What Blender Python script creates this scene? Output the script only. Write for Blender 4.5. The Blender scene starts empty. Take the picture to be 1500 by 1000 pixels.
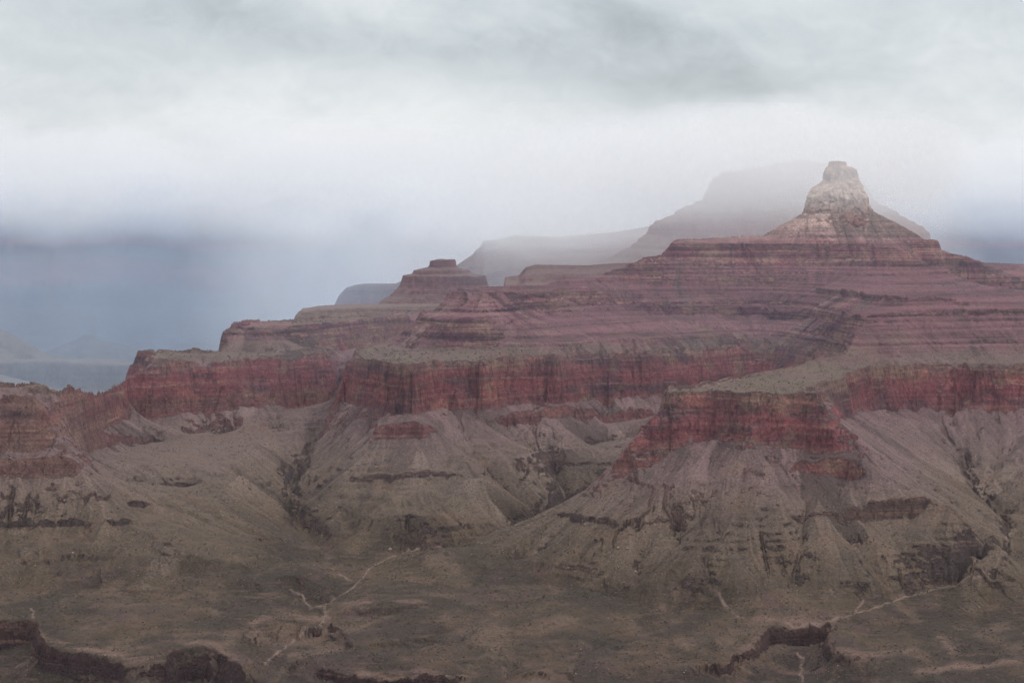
import bpy, math, random
import numpy as np

# ---------------------------------------------------------------- camera, sky, sun, exposure
SC = bpy.context.scene
COL = SC.collection
FPX, HOR = 3400.0, 250.0            # focal length in photo pixels, eye level row
EYE = 0.0

cam_d = bpy.data.cameras.new("camera")
cam = bpy.data.objects.new("camera", cam_d)
COL.objects.link(cam)
cam.location = (0, 0, EYE)
cam.rotation_euler = (math.radians(90), 0, 0)
cam_d.sensor_fit = 'HORIZONTAL'
cam_d.sensor_width = 36.0
cam_d.lens = 36.0 * FPX / 1500.0
cam_d.shift_y = -(500.0 - HOR) / 1500.0
cam_d.clip_start = 1.0
cam_d.clip_end = 200000.0
SC.camera = cam

SUN_EL, SUN_AZ = math.radians(52), math.radians(70)     # azimuth: from the view axis towards the right, behind
world = bpy.data.worlds.new("World")
SC.world = world
world.use_nodes = True


def build_world():
    nt = world.node_tree
    N, L = nt.nodes, nt.links
    N.clear()
    out = N.new('ShaderNodeOutputWorld')
    bg = N.new('ShaderNodeBackground')
    L.new(bg.outputs[0], out.inputs[0])
    sky = N.new('ShaderNodeTexSky')
    sky.sky_type = 'NISHITA'
    sky.sun_disc = False
    sky.sun_elevation = SUN_EL
    sky.sun_rotation = SUN_AZ
    skm = N.new('ShaderNodeVectorMath'); skm.operation = 'SCALE'
    skm.inputs['Scale'].default_value = 0.1
    L.new(sky.outputs[0], skm.inputs[0])
    tc = N.new('ShaderNodeTexCoord')

    def noise(scale, rough, detail, off=(0, 0, 0), stretch=(1, 1, 1), dist=0.0):
        mp = N.new('ShaderNodeMapping')
        mp.inputs['Location'].default_value = off
        mp.inputs['Scale'].default_value = stretch
        L.new(tc.outputs['Generated'], mp.inputs[0])
        n = N.new('ShaderNodeTexNoise')
        n.inputs['Scale'].default_value = scale
        n.inputs['Detail'].default_value = detail
        n.inputs['Roughness'].default_value = rough
        n.inputs['Distortion'].default_value = dist
        L.new(mp.outputs[0], n.inputs['Vector'])
        return n.outputs['Fac']

    def math_(op, a, b=None, clamp=False):
        m = N.new('ShaderNodeMath'); m.operation = op; m.use_clamp = clamp
        for k, v in ((0, a), (1, b)):
            if v is None: continue
            if isinstance(v, (int, float)): m.inputs[k].default_value = v
            else: L.new(v, m.inputs[k])
        return m.outputs[0]

    sep = N.new('ShaderNodeSeparateXYZ')
    L.new(tc.outputs['Generated'], sep.inputs[0])
    n1 = noise(7.0, 0.5, 5.0, (3.1, 0.4, 0.7), (1, 1, 2.0), 0.5)
    n2 = noise(22.0, 0.55, 5.0, (0.3, 5.4, 2.2), (1, 1, 1.7), 0.8)

    def blob(cx, cy, rx, ry, amp):
        # a darker or brighter cloud bank standing in one direction of the sky (tangents of azimuth, elevation)
        u0, v0 = (cx - 750) / FPX, (HOR - cy) / FPX
        yy = math_('MAXIMUM', sep.outputs[1], 0.05)
        wu = math_('MULTIPLY', math_('SUBTRACT', n2, 0.5), 0.10)
        wv = math_('MULTIPLY', math_('SUBTRACT', n1, 0.5), 0.07)
        u = math_('ADD', math_('DIVIDE', sep.outputs[0], yy), wu)
        v = math_('ADD', math_('DIVIDE', sep.outputs[2], yy), wv)
        du = math_('MULTIPLY', math_('SUBTRACT', u, u0), FPX / rx)
        dv = math_('MULTIPLY', math_('SUBTRACT', v, v0), FPX / ry)
        r2 = math_('ADD', math_('MULTIPLY', du, du), math_('MULTIPLY', dv, dv))
        g = math_('POWER', 2.71828, math_('MULTIPLY', r2, -1.0))
        return math_('MULTIPLY', g, amp)

    t = math_('ADD', 0.69, math_('MULTIPLY', math_('SUBTRACT', n1, 0.5), 0.62))
    t = math_('ADD', t, math_('MULTIPLY', math_('SUBTRACT', n2, 0.5), 0.30))
    n3 = noise(48.0, 0.6, 5.0, (2.3, 1.4, 6.2), (1, 1, 1.5), 0.8)
    t = math_('ADD', t, math_('MULTIPLY', math_('SUBTRACT', n3, 0.5), 0.26))
    for b in ((580, 190, 300, 80, 0.26), (1010, 120, 300, 50, -0.27), (720, 40, 520, 50, -0.26), (330, 10, 160, 40, -.12),
              (1330, 200, 260, 70, 0.10), (100, 60, 260, 110, 0.04), (300, 290, 500, 40, 0.03)):
        t = math_('ADD', t, blob(*b))
    ramp = N.new('ShaderNodeValToRGB')
    L.new(t, ramp.inputs[0])
    e = ramp.color_ramp.elements
    e[0].position, e[0].color = 0.25, (0.33, 0.37, 0.40, 1)
    e[1].position, e[1].color = 0.95, (0.76, 0.785, 0.80, 1)
    m = e.new(0.55); m.color = (0.53, 0.58, 0.615, 1)
    mix = N.new('ShaderNodeMix'); mix.data_type = 'RGBA'
    mix.inputs['Factor'].default_value = 0.93
    L.new(skm.outputs[0], mix.inputs['A'])
    L.new(ramp.outputs[0], mix.inputs['B'])
    warm = N.new('ShaderNodeMix'); warm.data_type = 'RGBA'
    L.new(math_('MULTIPLY', math_('SUBTRACT', sep.outputs[2], 0.08), 4.0, True), warm.inputs['Factor'])
    L.new(mix.outputs['Result'], warm.inputs['A'])
    warm.inputs['B'].default_value = (0.64, 0.625, 0.615, 1)
    L.new(warm.outputs['Result'], bg.inputs[0])
    # an overcast sky is brighter towards the zenith
    up = math_('MAXIMUM', sep.outputs[2], 0.0)
    L.new(math_('ADD', 1.0, math_('MULTIPLY', math_('MINIMUM', math_('MAXIMUM', math_('SUBTRACT', up, 0.12), 0.0), 0.6), 3.0)), bg.inputs[1])


build_world()
sun_d = bpy.data.lights.new("sun", 'SUN')
sun_d.energy = 1.5
sun_d.angle = math.radians(10)
sun_d.color = (1.0, 0.95, 0.88)
sun = bpy.data.objects.new("sun", sun_d)
COL.objects.link(sun)
# light comes from the right, above and a little behind the camera
from mathutils import Vector
sd = Vector((math.cos(SUN_EL) * math.sin(SUN_AZ + 0.6), math.cos(SUN_EL) * math.cos(SUN_AZ + 0.6), math.sin(SUN_EL)))
sun.rotation_euler = sd.to_track_quat('Z', 'Y').to_euler()

vs = SC.view_settings
SC.display_settings.display_device = 'sRGB'
vs.view_transform = 'Standard'
vs.look = 'None'
vs.exposure = 0.2
vs.gamma = 1.0
vs.use_curve_mapping = False
SC.render.engine = 'CYCLES'
cy = SC.cycles
cy.use_denoising = True
cy.denoiser = 'OPENIMAGEDENOISE'
cy.denoising_input_passes = 'RGB_ALBEDO_NORMAL'
cy.denoising_prefilter = 'FAST'
cy.max_bounces = 8
cy.diffuse_bounces = 2
cy.volume_bounces = 6
cy.use_adaptive_sampling = False

# ---------------------------------------------------------------- numeric helpers
def _hash(ix, iy, seed):
    h = (ix.astype(np.int64) * 374761393 + iy.astype(np.int64) * 668265263 + seed * 974634777) & 0xFFFFFFFF
    h = ((h ^ (h >> 13)) * 1274126177) & 0xFFFFFFFF
    h = (h ^ (h >> 16)) & 0xFFFFFFFF
    return h


def gnoise(x, y, seed=0):
    x = np.asarray(x, np.float64); y = np.asarray(y, np.float64)
    x0 = np.floor(x); y0 = np.floor(y)
    fx = (x - x0).astype(np.float32); fy = (y - y0).astype(np.float32)
    ux = fx * fx * fx * (fx * (fx * 6 - 15) + 10); uy = fy * fy * fy * (fy * (fy * 6 - 15) + 10)

    def g(dx, dy):
        a = _hash(x0 + dx, y0 + dy, seed).astype(np.float32) * np.float32(2 * math.pi / 4294967296.0)
        return np.cos(a) * (fx - dx) + np.sin(a) * (fy - dy)
    a = g(0, 0); b = g(1, 0); c = g(0, 1); d = g(1, 1)
    return ((a + (b - a) * ux) * (1 - uy) + (c + (d - c) * ux) * uy) * 1.5


def fbm(x, y, wl, oct_=4, seed=0, gain=0.5):
    s = 0; a = 1.0; t = 0
    for k in range(oct_):
        s = s + a * gnoise(x / wl + 17.3 * k, y / wl - 9.1 * k, seed + k)
        t += a; a *= gain; wl *= 0.5
    return s / t


def smooth(e0, e1, v):
    t = np.clip((v - e0) / (e1 - e0), 0, 1)
    return t * t * (3 - 2 * t)


def box_blur(a, r):
    for ax in (0, 1):
        k = 2 * r + 1
        p = np.pad(a, [(r, r) if i == ax else (0, 0) for i in (0, 1)], mode='edge')
        c = np.cumsum(p, axis=ax, dtype=np.float64)
        z = np.zeros_like(np.take(c, [0], axis=ax))
        c = np.concatenate([z, c], axis=ax)
        n = a.shape[ax]
        a = ((np.take(c, range(k, k + n), axis=ax) - np.take(c, range(0, n), axis=ax)) / k).astype(np.float32)
    return a


# ---------------------------------------------------------------- survey of the main massif
# Every line is (column, row) read off the ground with a distance D (m) or a height Z (m below eye):
# Z = -(row - HOR) / FPX * D. From them the ground is interpolated in metres.
CTRL = []           # polylines of (u, D, Z)


def zD(row, D): return -(row - HOR) / FPX * D
def dZ(row, Z): return -Z * FPX / (row - HOR)


def LZ(Z, pts):
    CTRL.append([((x - 750) / FPX, dZ(y, Z), Z) for x, y in pts])


def LD(pts):
    CTRL.append([((x - 750) / FPX, D, zD(y, D)) for x, y, D in pts])


def LH(pts):                        # hidden ground: (column, D, Z)
    CTRL.append([((x - 750) / FPX, D, Z) for x, D, Z in pts])


def TD(y):                          # distance of the bench ground at a row
    return float(np.interp(y, [790, 800, 850, 900, 950, 1000, 1050], [5470, 5400, 5080, 4790, 4530, 4300, 4090]))


def T(pts):
    LD([(x, y, TD(y)) for x, y in pts])


def CL(rim, base, off):             # cliff: rim with D, base rows set back by off
    LD(rim)
    xs = [p[0] for p in rim]; ds = [p[2] for p in rim]
    LD([(x, y, float(np.interp(x, xs, ds)) - off) for x, y in base])


def survey():
    RW = -520.0
    # --- redwall rim and foot, middle
    rim = [(507, 522), (543, 531), (590, 537), (613, 535), (650, 530), (700, 530), (750, 525), (817, 525), (850, 521), (900, 518),
           (943, 517), (1033, 512), (1075, 509), (1117, 507), (1153, 510), (1185, 518)]
    LZ(RW, rim)
    rx = [p[0] for p in rim]; rd = [dZ(p[1], RW) for p in rim]
    foot = [(500, 588), (520, 594), (545, 598), (567, 602), (573, 610), (600, 610), (647, 601), (657, 603), (683, 603), (733, 600), (763, 595),
            (800, 590), (890, 588), (950, 582), (1000, 578), (1100, 575), (1190, 580)]
    LD([(x, y, float(np.interp(x, rx, rd)) - 42) for x, y in foot])
    # the lower red band under it
    CL([(733, 607, 6300), (767, 604, 6330), (800, 601, 6370), (900, 600, 6490), (965, 596, 6560)],
       [(730, 627), (753, 628), (783, 624), (800, 618), (900, 618), (962, 606)], 22)
    # outcrop and ledge of the middle spur
    CL([(552, 624, 6085), (600, 622, 6090), (632, 626, 6085)], [(550, 646), (600, 648), (636, 644)], 14)
    CL([(517, 696, 5890), (600, 697, 5880), (640, 694, 5890), (677, 690, 5900)], [(514, 709), (600, 709), (680, 701)], 8)
    LD([(590, 788, 5560), (640, 782, 5590)])
    LD([(540, 760, 5650), (600, 755, 5620), (660, 750, 5700)])
    LD([(690, 700, 5870), (720, 720, 5830), (745, 742, 5790)])
    # gully right of the middle spur and its wash
    LD([(800, 650, 6260), (800, 680, 6190), (815, 705, 6100), (832, 730, 6020), (800, 757, 5850), (740, 780, 5650), (690, 797, 5580),
        (600, 806, 5530), (560, 824, 5420), (522, 852, 5270), (485, 882, 5070), (455, 892, 5000), (440, 905, 4900)])
    LD([(885, 690, 6120), (875, 720, 5990)])
    LD([(930, 640, 6330), (870, 650, 6300), (755, 670, 6020)])
    # notch between the left promontory and the middle
    LD([(494, 532, 6960), (491, 555, 6850), (486, 582, 6720), (475, 620, 6480), (450, 660, 6320), (430, 700, 6150), (425, 745, 5890),
        (450, 790, 5640), (490, 822, 5450), (522, 850, 5280)])
    LD([(535, 640, 6170), (510, 690, 5960), (490, 740, 5760)])
    LD([(400, 705, 6080), (395, 750, 5770), (420, 795, 5540)])
    LD([(465, 705, 6070), (460, 745, 5830)])
    # --- left promontory
    CL([(180, 556, 6460), (197, 548, 6550), (213, 541, 6560), (247, 533, 6590), (333, 528, 6650), (430, 527, 6690), (470, 523, 6790), (486, 522, 6830)],
       [(187, 620), (197, 622), (240, 615), (273, 610), (333, 603), (393, 600), (457, 595), (478, 588)], 44)
    LD([(197, 516, 6740), (222, 519, 6690), (250, 526, 6610), (300, 527, 6660)])
    LD([(186, 536, 6725), (205, 536, 6680), (225, 530, 6650), (250, 529, 6600)])
    LD([(199, 515, 6775), (250, 515, 6790), (300, 515, 6800)])
    LH([(165, 6560, -720), (172, 6720, -720), (178, 6850, -760), (300, 6870, -740)])
    # remnant on the promontory and the strip behind
    LD([(300, 517, 6770), (360, 513, 6780), (440, 511, 6790), (480, 514, 6840)])
    LD([(328, 499, 6850), (370, 497, 6850), (413, 496, 6860), (432, 508, 6880), (470, 511, 6960), (500, 514, 7090), (567, 504, 7300), (590, 500, 7400)])
    LD([(326, 483, 6880), (337, 481, 6880), (370, 482, 6880), (410, 482, 6890), (430, 477, 6940), (500, 473, 7150), (570, 464, 7380), (615, 458, 7520)])
    LD([(337, 472, 7120), (370, 470, 7150), (430, 468, 7180), (500, 464, 7300), (560, 459, 7450), (610, 455, 7570)])
    LH([(300, 6900, -640), (306, 7200, -700), (430, 7270, -680), (500, 7390, -640), (620, 7660, -640)])
    LH([(60, 7000, -880), (250, 7300, -860), (450, 7700, -820), (620, 7845, -800)])
    LH([(-120, 6400, -860), (60, 6400, -860)])
    # --- left butte and its saddle
    CL([(-120, 586, 5560), (0, 585, 5560), (50, 583, 5565), (62, 588, 5560), (70, 600, 5555)], [(-120, 668), (0, 668), (60, 668), (88, 656), (94, 650)], 36)
    LD([(76, 575, 5640), (84, 610, 5600), (90, 640, 5570)])
    LD([(-120, 562, 5930), (0, 562, 5930), (40, 563, 5910), (62, 566, 5760)])
    LH([(-120, 6000, -760), (40, 6000, -760), (95, 5960, -720), (140, 6180, -740), (160, 6480, -720)])
    CL([(84, 574, 5740), (110, 572, 5830), (140, 571, 6050), (165, 568, 6300), (180, 558, 6440)],
       [(100, 640), (110, 633), (130, 632), (150, 628), (187, 620)], 55)
    CL([(-120, 675, 5482), (0, 674, 5482), (60, 677, 5478), (112, 679, 5490)], [(-120, 706), (0, 706), (60, 707), (117, 703)], 12)
    LD([(128, 690, 5560), (140, 700, 5560)])
    CL([(110, 662, 5720), (150, 648, 6010), (190, 641, 6230), (232, 636, 6400)], [(112, 677), (150, 662), (190, 652), (232, 645)], 14)
    CL([(275, 628, 6500), (340, 625, 6560)], [(275, 636), (340, 637)], 12)
    CL([(-120, 771, 5365), (12, 770, 5365), (60, 769, 5362), (125, 768, 5360)], [(-120, 781), (12, 781), (60, 780), (125, 777)], 7)
    CL([(140, 766, 5360), (165, 762, 5360), (193, 763, 5375)], [(140, 778), (165, 777), (193, 775)], 7)
    CL([(190, 738, 5480), (212, 738, 5500)], [(190, 750), (212, 750)], 6)
    CL([(240, 702, 5800), (275, 703, 5815)], [(240, 711), (275, 713)], 6)
    LD([(160, 700, 5650), (210, 705, 5780)])
    LD([(300, 690, 5900), (340, 680, 6020), (370, 650, 6230)])
    LD([(290, 760, 5500), (330, 720, 5730), (360, 700, 5860)])
    LD([(205, 772, 5350), (240, 790, 5275), (300, 815, 5170), (370, 850, 5040)])
    LD([(330, 800, 5300), (390, 810, 5280), (440, 845, 5090)])
    LD([(-120, 866, 5010), (0, 866, 5010), (60, 868, 5005), (130, 862, 5040), (200, 862, 5030)])
    LD([(130, 785, 5340), (115, 830, 5150)])
    # --- middle platform and the stepped slopes above it
    LD([(520, 513, 6560), (570, 503, 6730)])
    LZ(-505, [(585, 507), (613, 512), (650, 512), (683, 512), (715, 511)])
    LH([(x, float(np.interp(x, rx, rd)) + (70 if x > 760 else 110), -483) for x in range(735, 1125, 30)])
    LH([(600, 7380, -545), (560, 6980, -545), (520, 6780, -545)])
    LZ(-402, [(618, 453), (640, 453), (667, 454), (700, 451), (733, 449), (800, 447), (850, 445), (933, 443)])
    LD([(933, 443, 7047), (1033, 445, 7060), (1080, 448, 7085), (1133, 452, 7065), (1180, 455, 6950), (1205, 456, 6800), (1235, 458, 6560), (1267, 463, 6410), (1300, 457, 6480), (1326, 454, 6530), (1400, 453, 6560), (1500, 452, 6570), (1620, 452, 6570)])
    LZ(-357, [(663, 428), (700, 430), (767, 427), (833, 423), (900, 420), (933, 418), (1033, 418), (1133, 418), (1200, 420)])
    LD([(1200, 420, 7080), (1267, 430, 6720), (1305, 434, 6660), (1344, 435, 6670), (1380, 437, 6680), (1425, 442, 6690), (1500, 446, 6640), (1620, 446, 6640)])
    LD([(1330, 427, 6790), (1370, 427, 6800), (1410, 428, 6810)])
    LD([(655, 426, 6900), (700, 422, 7010), (800, 415, 7090), (850, 407, 7150), (883, 402, 7200), (903, 393, 7230), (947, 377, 7290), (977, 372, 7310)])
    LD([(618, 468, 6690), (667, 467, 6580), (700, 465, 6600), (733, 464, 6650), (800, 461, 6870), (933, 457, 7030), (1033, 459, 7045), (1080, 461, 7070), (1133, 466, 7048), (1180, 469, 6930), (1205, 470, 6780), (1235, 473, 6540),
        (1267, 481, 6380), (1300, 476, 6440), (1400, 472, 6520), (1500, 470, 6530), (1620, 470, 6530)])
    LD([(663, 438, 6780), (700, 441, 6700), (767, 437, 6830), (833, 432, 6990), (900, 429, 7100), (1033, 427, 7170), (1133, 427, 7170), (1200, 430, 7060), (1267, 441, 6700), (1305, 443, 6640),
        (1380, 446, 6660), (1425, 449, 6670)])
    CL([(986, 352, 7350), (1033, 357, 7330), (1133, 358, 7330), (1233, 360, 7320), (1300, 364, 7290), (1335, 372, 7280)],
       [(980, 383), (1033, 385), (1133, 387), (1230, 388), (1300, 390), (1335, 393)], 30)
    CL([(1348, 353, 7370), (1365, 351, 7380), (1380, 352, 7380)], [(1353, 392), (1380, 385)], 26)
    LD([(990, 350, 7400), (1060, 348, 7420), (1120, 345, 7430)])
    LD([(1120, 344, 7440), (1150, 328, 7465), (1180, 312, 7480), (1230, 313, 7438), (1278, 312, 7480), (1310, 328, 7460), (1345, 346, 7420)])
    LD([(1180, 330, 7420), (1230, 334, 7400), (1280, 332, 7420)])
    LH([(1180, 7570, -136), (1230, 7590, -136), (1278, 7570, -136)])
    LH([(1120, 7640, -300), (1350, 7640, -300), (990, 7560, -330), (880, 7420, -420), (760, 7330, -470), (660, 7200, -500)])
    LH([(640, 7845, -780), (900, 7845, -620), (1620, 7845, -520)])
    LD([(1383, 371, 7400), (1410, 374, 7400), (1441, 390, 7380), (1448, 398, 7370), (1470, 404, 7370), (1475, 412, 7350), (1482, 408, 7360), (1620, 410, 7360)])
    LD([(1395, 408, 7370), (1450, 424, 7340), (1500, 432, 7330), (1620, 433, 7330)])
    # --- front promontory, its neck, and the right wall
    r2 = [(980, 575), (1033, 576), (1100, 580), (1167, 579), (1193, 582)]
    LZ(RW, r2)
    LZ(RW, [(1193, 582), (1182, 574), (1176, 567), (1195, 564), (1233, 556), (1239, 552), (1260, 543), (1300, 537), (1380, 534), (1500, 535), (1620, 536)])
    LD([(976, 588, 5415), (968, 604, 5400), (940, 624, 5385), (928, 642, 5370), (910, 668, 5350), (893, 700, 5335)])
    LD([(940, 697, 5310), (967, 684, 5330), (985, 668, 5360), (1007, 654, 5375), (1033, 652, 5395), (1100, 653, 5315), (1150, 661, 5320), (1200, 671, 5290), (1233, 664, 5285)])
    LD([(1203, 594, 5310), (1213, 612, 5300), (1222, 640, 5290)])
    LD([(1205, 606, 5420), (1222, 628, 5480), (1240, 618, 5700), (1260, 603, 5960), (1282, 606, 6070), (1340, 601, 6150), (1393, 601, 6180), (1447, 602, 6165), (1500, 601, 6160), (1620, 601, 6150)])
    # neck: top, hidden back edge
    LD([(983, 573, 5480), (1067, 559, 5670), (1150, 541, 5900), (1200, 526, 6110), (1245, 513, 6260), (1258, 485, 6370)])
    LD([(1245, 513, 6260), (1300, 516, 6270), (1400, 517, 6320), (1500, 518, 6330), (1620, 518, 6330)])
    LH([(960, 5530, -640), (1045, 5790, -650), (1120, 6040, -650), (1160, 6250, -645), (1190, 6400, -640)])
    LH([(880, 5500, -760), (960, 5800, -720), (1040, 6100, -690)])
    CL([(1163, 677, 5255), (1210, 676, 5260), (1258, 678, 5262)], [(1165, 697), (1210, 700), (1258, 709)], 14)
    CL([(1162, 753, 5105), (1217, 752, 5110), (1227, 747, 5120), (1293, 741, 5150), (1345, 738, 5170)],
       [(1162, 763), (1217, 763), (1240, 768), (1293, 768), (1345, 764)], 9)
    CL([(800, 753, 5430), (853, 762, 5230), (920, 765, 5150), (987, 765, 5140)], [(800, 758), (853, 774), (920, 774), (987, 771)], 6)
    LD([(880, 710, 5350), (845, 735, 5390), (810, 750, 5440), (760, 772, 5450), (700, 797, 5370), (640, 806, 5330)])
    LD([(1000, 700, 5250), (1060, 720, 5190), (1120, 715, 5190)])
    LD([(1060, 790, 5020), (1110, 790, 5015)])
    LD([(1010, 800, 5020), (1030, 840, 4920), (1060, 880, 4850)])
    LD([(1190, 800, 4990), (1150, 838, 4950), (1130, 830, 4955), (1170, 860, 4905), (1120, 870, 4870), (1200, 880, 4850)])
    LD([(900, 835, 5020), (960, 840, 4990)])
    LD([(1260, 684, 5272), (1320, 716, 5220), (1394, 750, 5140), (1450, 795, 5040), (1472, 822, 4985)])
    LD([(1300, 800, 5010), (1380, 800, 5030), (1430, 815, 5000)])
    LD([(1230, 850, 4900), (1330, 845, 4940)])
    LD([(1330, 640, 5900), (1402, 655, 5990), (1428, 720, 5740), (1470, 750, 5590), (1482, 765, 5510), (1478, 785, 5390), (1471, 805, 5290), (1457, 836, 5120),
        (1410, 850, 4990), (1370, 860, 4960), (1300, 882, 4850), (1250, 898, 4770), (1222, 908, 4735)])
    LD([(1500, 690, 5800), (1620, 660, 5900)])
    LD([(1500, 640, 6010), (1620, 640, 6010)])
    # --- bench (Tonto) and the inner gorge
    T([(-120, 893), (0, 893), (50, 895), (120, 900), (200, 905), (300, 900), (380, 902)])
    LD([(640, 830, 5210), (590, 850, 5130), (545, 872, 4990)])
    LD([(455, 900, 4960), (480, 905, 4880), (440, 925, 4760)])
    T([(640, 850), (760, 850), (860, 870), (960, 890), (1060, 895), (1100, 905)])
    LD([(700, 820, 5210), (800, 815, 5240)])
    T([(560, 880), (640, 900), (760, 920), (900, 930), (1000, 940)])
    T([(520, 960), (640, 950), (760, 965), (900, 970), (1000, 975), (1030, 968)])
    T([(640, 1035), (760, 1035), (900, 1035), (1000, 1040)])
    LD([(1500, 850, 5050), (1620, 850, 5060)])
    CL([(470, 974, 4430), (500, 984, 4395), (560, 987, 4385), (620, 989, 4375), (680, 993, 4350)], [(470, 992), (500, 1003), (560, 1006), (620, 1006), (680, 1008)], 8)
    CL([(505, 888, 4880), (560, 893, 4850), (600, 888, 4870), (628, 881, 4900)], [(505, 897), (560, 902), (600, 895), (628, 885)], 5)
    CL([(600, 934, 4630), (630, 933, 4635), (662, 929, 4655)], [(600, 941), (630, 939), (662, 933)], 4)
    CL([(770, 985, 4370), (800, 988, 4350)], [(770, 996), (800, 1000)], 5)
    CL([(920, 930, 4650), (970, 934, 4625)], [(920, 935), (970, 940)], 3)
    T([(1250, 925), (1350, 910), (1500, 905), (1620, 900)])
    T([(1320, 955), (1400, 950), (1500, 950), (1620, 950)])
    T([(1330, 1000), (1420, 985), (1500, 980), (1620, 985)])
    T([(1330, 1040), (1500, 1040), (1620, 1040)])
    # gorge rim, left
    g = [(-120, 912), (0, 910), (14, 909), (48, 912), (60, 918), (56, 934), (58, 946), (92, 951), (120, 957), (150, 962), (185, 970), (240, 971), (246, 957), (270, 947),
         (295, 947), (317, 957), (342, 975), (370, 997), (372, 1030)]
    T(g)
    LD([(-120, 955, 4705), (0, 958, 4709), (30, 950, 4722), (44, 950, 4690), (46, 968, 4605), (62, 986, 4532), (92, 988, 4499), (120, 994, 4459), (150, 999, 4437), (185, 1006, 4399),
        (232, 1006, 4395), (256, 1008, 4442), (280, 1004, 4487), (310, 1008, 4435), (335, 1028, 4335), (360, 1058, 4225)])
    LH([(-120, 4450, -1050), (60, 4400, -1045), (150, 4330, -1035), (250, 4300, -1030), (300, 4270, -1035), (340, 4110, -1040)])
    LH([(-120, 4062, -1060), (300, 4062, -1055)])
    # gorge arm, middle
    T([(352, 942), (362, 924), (382, 911), (430, 908), (490, 909), (493, 915)])
    LD([(372, 950, 4620), (380, 946, 4640), (425, 937, 4680), (470, 926, 4735), (486, 921, 4760)])
    T([(500, 915), (510, 930), (514, 945), (545, 942), (590, 938)])
    LD([(487, 925, 4740), (498, 942, 4620), (508, 953, 4560), (540, 950, 4560), (590, 945, 4590)])
    LD([(430, 943, 4640), (410, 957, 4560), (390, 973, 4480), (376, 995, 4370), (375, 1030, 4240)])
    T([(436, 958), (460, 962), (500, 955)])
    LD([(428, 972, 4500), (423, 990, 4420), (418, 1020, 4290)])
    # gorge, right
    T([(1030, 968), (1040, 969), (1072, 970), (1076, 960), (1092, 957), (1104, 950), (1112, 935), (1134, 921), (1140, 917), (1190, 918), (1232, 914),
       (1212, 930), (1212, 940), (1222, 957), (1230, 966), (1255, 967), (1300, 962), (1310, 966), (1290, 980), (1282, 1000), (1290, 1035)])
    LD([(1042, 988, 4425), (1072, 990, 4425), (1082, 978, 4470), (1104, 975, 4490), (1116, 966, 4530), (1136, 950, 4672), (1170, 949, 4686), (1205, 949, 4672),
        (1204, 958, 4560), (1214, 975, 4480), (1228, 984, 4430), (1255, 980, 4440), (1285, 972, 4450), (1268, 985, 4430), (1255, 1010, 4330)])
    LD([(1110, 996, 4450), (1170, 968, 4590), (1190, 988, 4490)])
    LH([(1060, 4200, -1030), (1170, 4290, -1035), (1220, 4200, -1040)])
    LH([(1150, 4062, -1060), (1230, 4062, -1060)])


survey()

# ---------------------------------------------------------------- height field on a fan of sight lines
U0, U1 = (-110 - 750) / FPX, (1610 - 750) / FPX
Y0, Y1 = 4060.0, 7840.0


def solve_ground(nu, ny):
    S = np.zeros((ny, nu)); C = np.zeros((ny, nu))
    for pl in CTRL:
        for (ua, da, za), (ub, db, zb) in zip(pl[:-1], pl[1:]):
            n = int(max(abs(ub - ua) / (U1 - U0) * nu, abs(db - da) / (Y1 - Y0) * ny) * 2) + 2
            t = np.linspace(0, 1, n)
            ii = ((ua + (ub - ua) * t - U0) / (U1 - U0) * (nu - 1) + .5).astype(int)
            jj = ((da + (db - da) * t - Y0) / (Y1 - Y0) * (ny - 1) + .5).astype(int)
            ok = (ii >= 0) & (ii < nu) & (jj >= 0) & (jj < ny)
            np.add.at(S, (jj[ok], ii[ok]), (za + (zb - za) * t)[ok])
            np.add.at(C, (jj[ok], ii[ok]), 1)
    pyr = [(S, C)]
    while min(pyr[-1][0].shape) > 10:
        s, c = pyr[-1]
        h, w = s.shape
        s = np.pad(s, ((0, h % 2), (0, w % 2))); c = np.pad(c, ((0, h % 2), (0, w % 2)))
        # average, so that one crowded cell does not outweigh its neighbours
        m = np.where(c > 0, s / np.maximum(c, 1e-9), 0); k = (c > 0) * 1.0
        pyr.append((m[0::2, 0::2] + m[1::2, 0::2] + m[0::2, 1::2] + m[1::2, 1::2], k[0::2, 0::2] + k[1::2, 0::2] + k[0::2, 1::2] + k[1::2, 1::2]))
    Z = None
    for lv in range(len(pyr) - 1, -1, -1):
        s, c = pyr[lv]
        h, w = s.shape
        m = np.where(c > 0, s / np.maximum(c, 1e-9), 0); k = c > 0
        if Z is None:
            Z = np.full((h, w), s.sum() / max(c.sum(), 1))
        else:
            Z = np.repeat(np.repeat(Z, 2, 0), 2, 1)[:h, :w]
        Z = np.where(k, m, Z)
        dy = (Y1 - Y0) / h
        yy = np.linspace(Y0, Y1, h)[:, None]
        dx = (U1 - U0) / w * yy
        wx = 1 / dx ** 2; wy = 1 / dy ** 2
        for it in range(400 if lv > 2 else (160 if lv > 0 else 90)):
            P = np.pad(Z, 1, mode='edge')
            Z2 = (wx * (P[1:-1, :-2] + P[1:-1, 2:]) + wy * (P[:-2, 1:-1] + P[2:, 1:-1])) / (2 * wx + 2 * wy)
            Z = np.where(k, m, Z2)
    # take the crease out of the interpolation a little
    for it in range(2):
        P = np.pad(Z, 1, mode='edge')
        Z = 0.6 * Z + 0.1 * (P[1:-1, :-2] + P[1:-1, 2:] + P[:-2, 1:-1] + P[2:, 1:-1])
    return Z.astype(np.float32)


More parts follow.
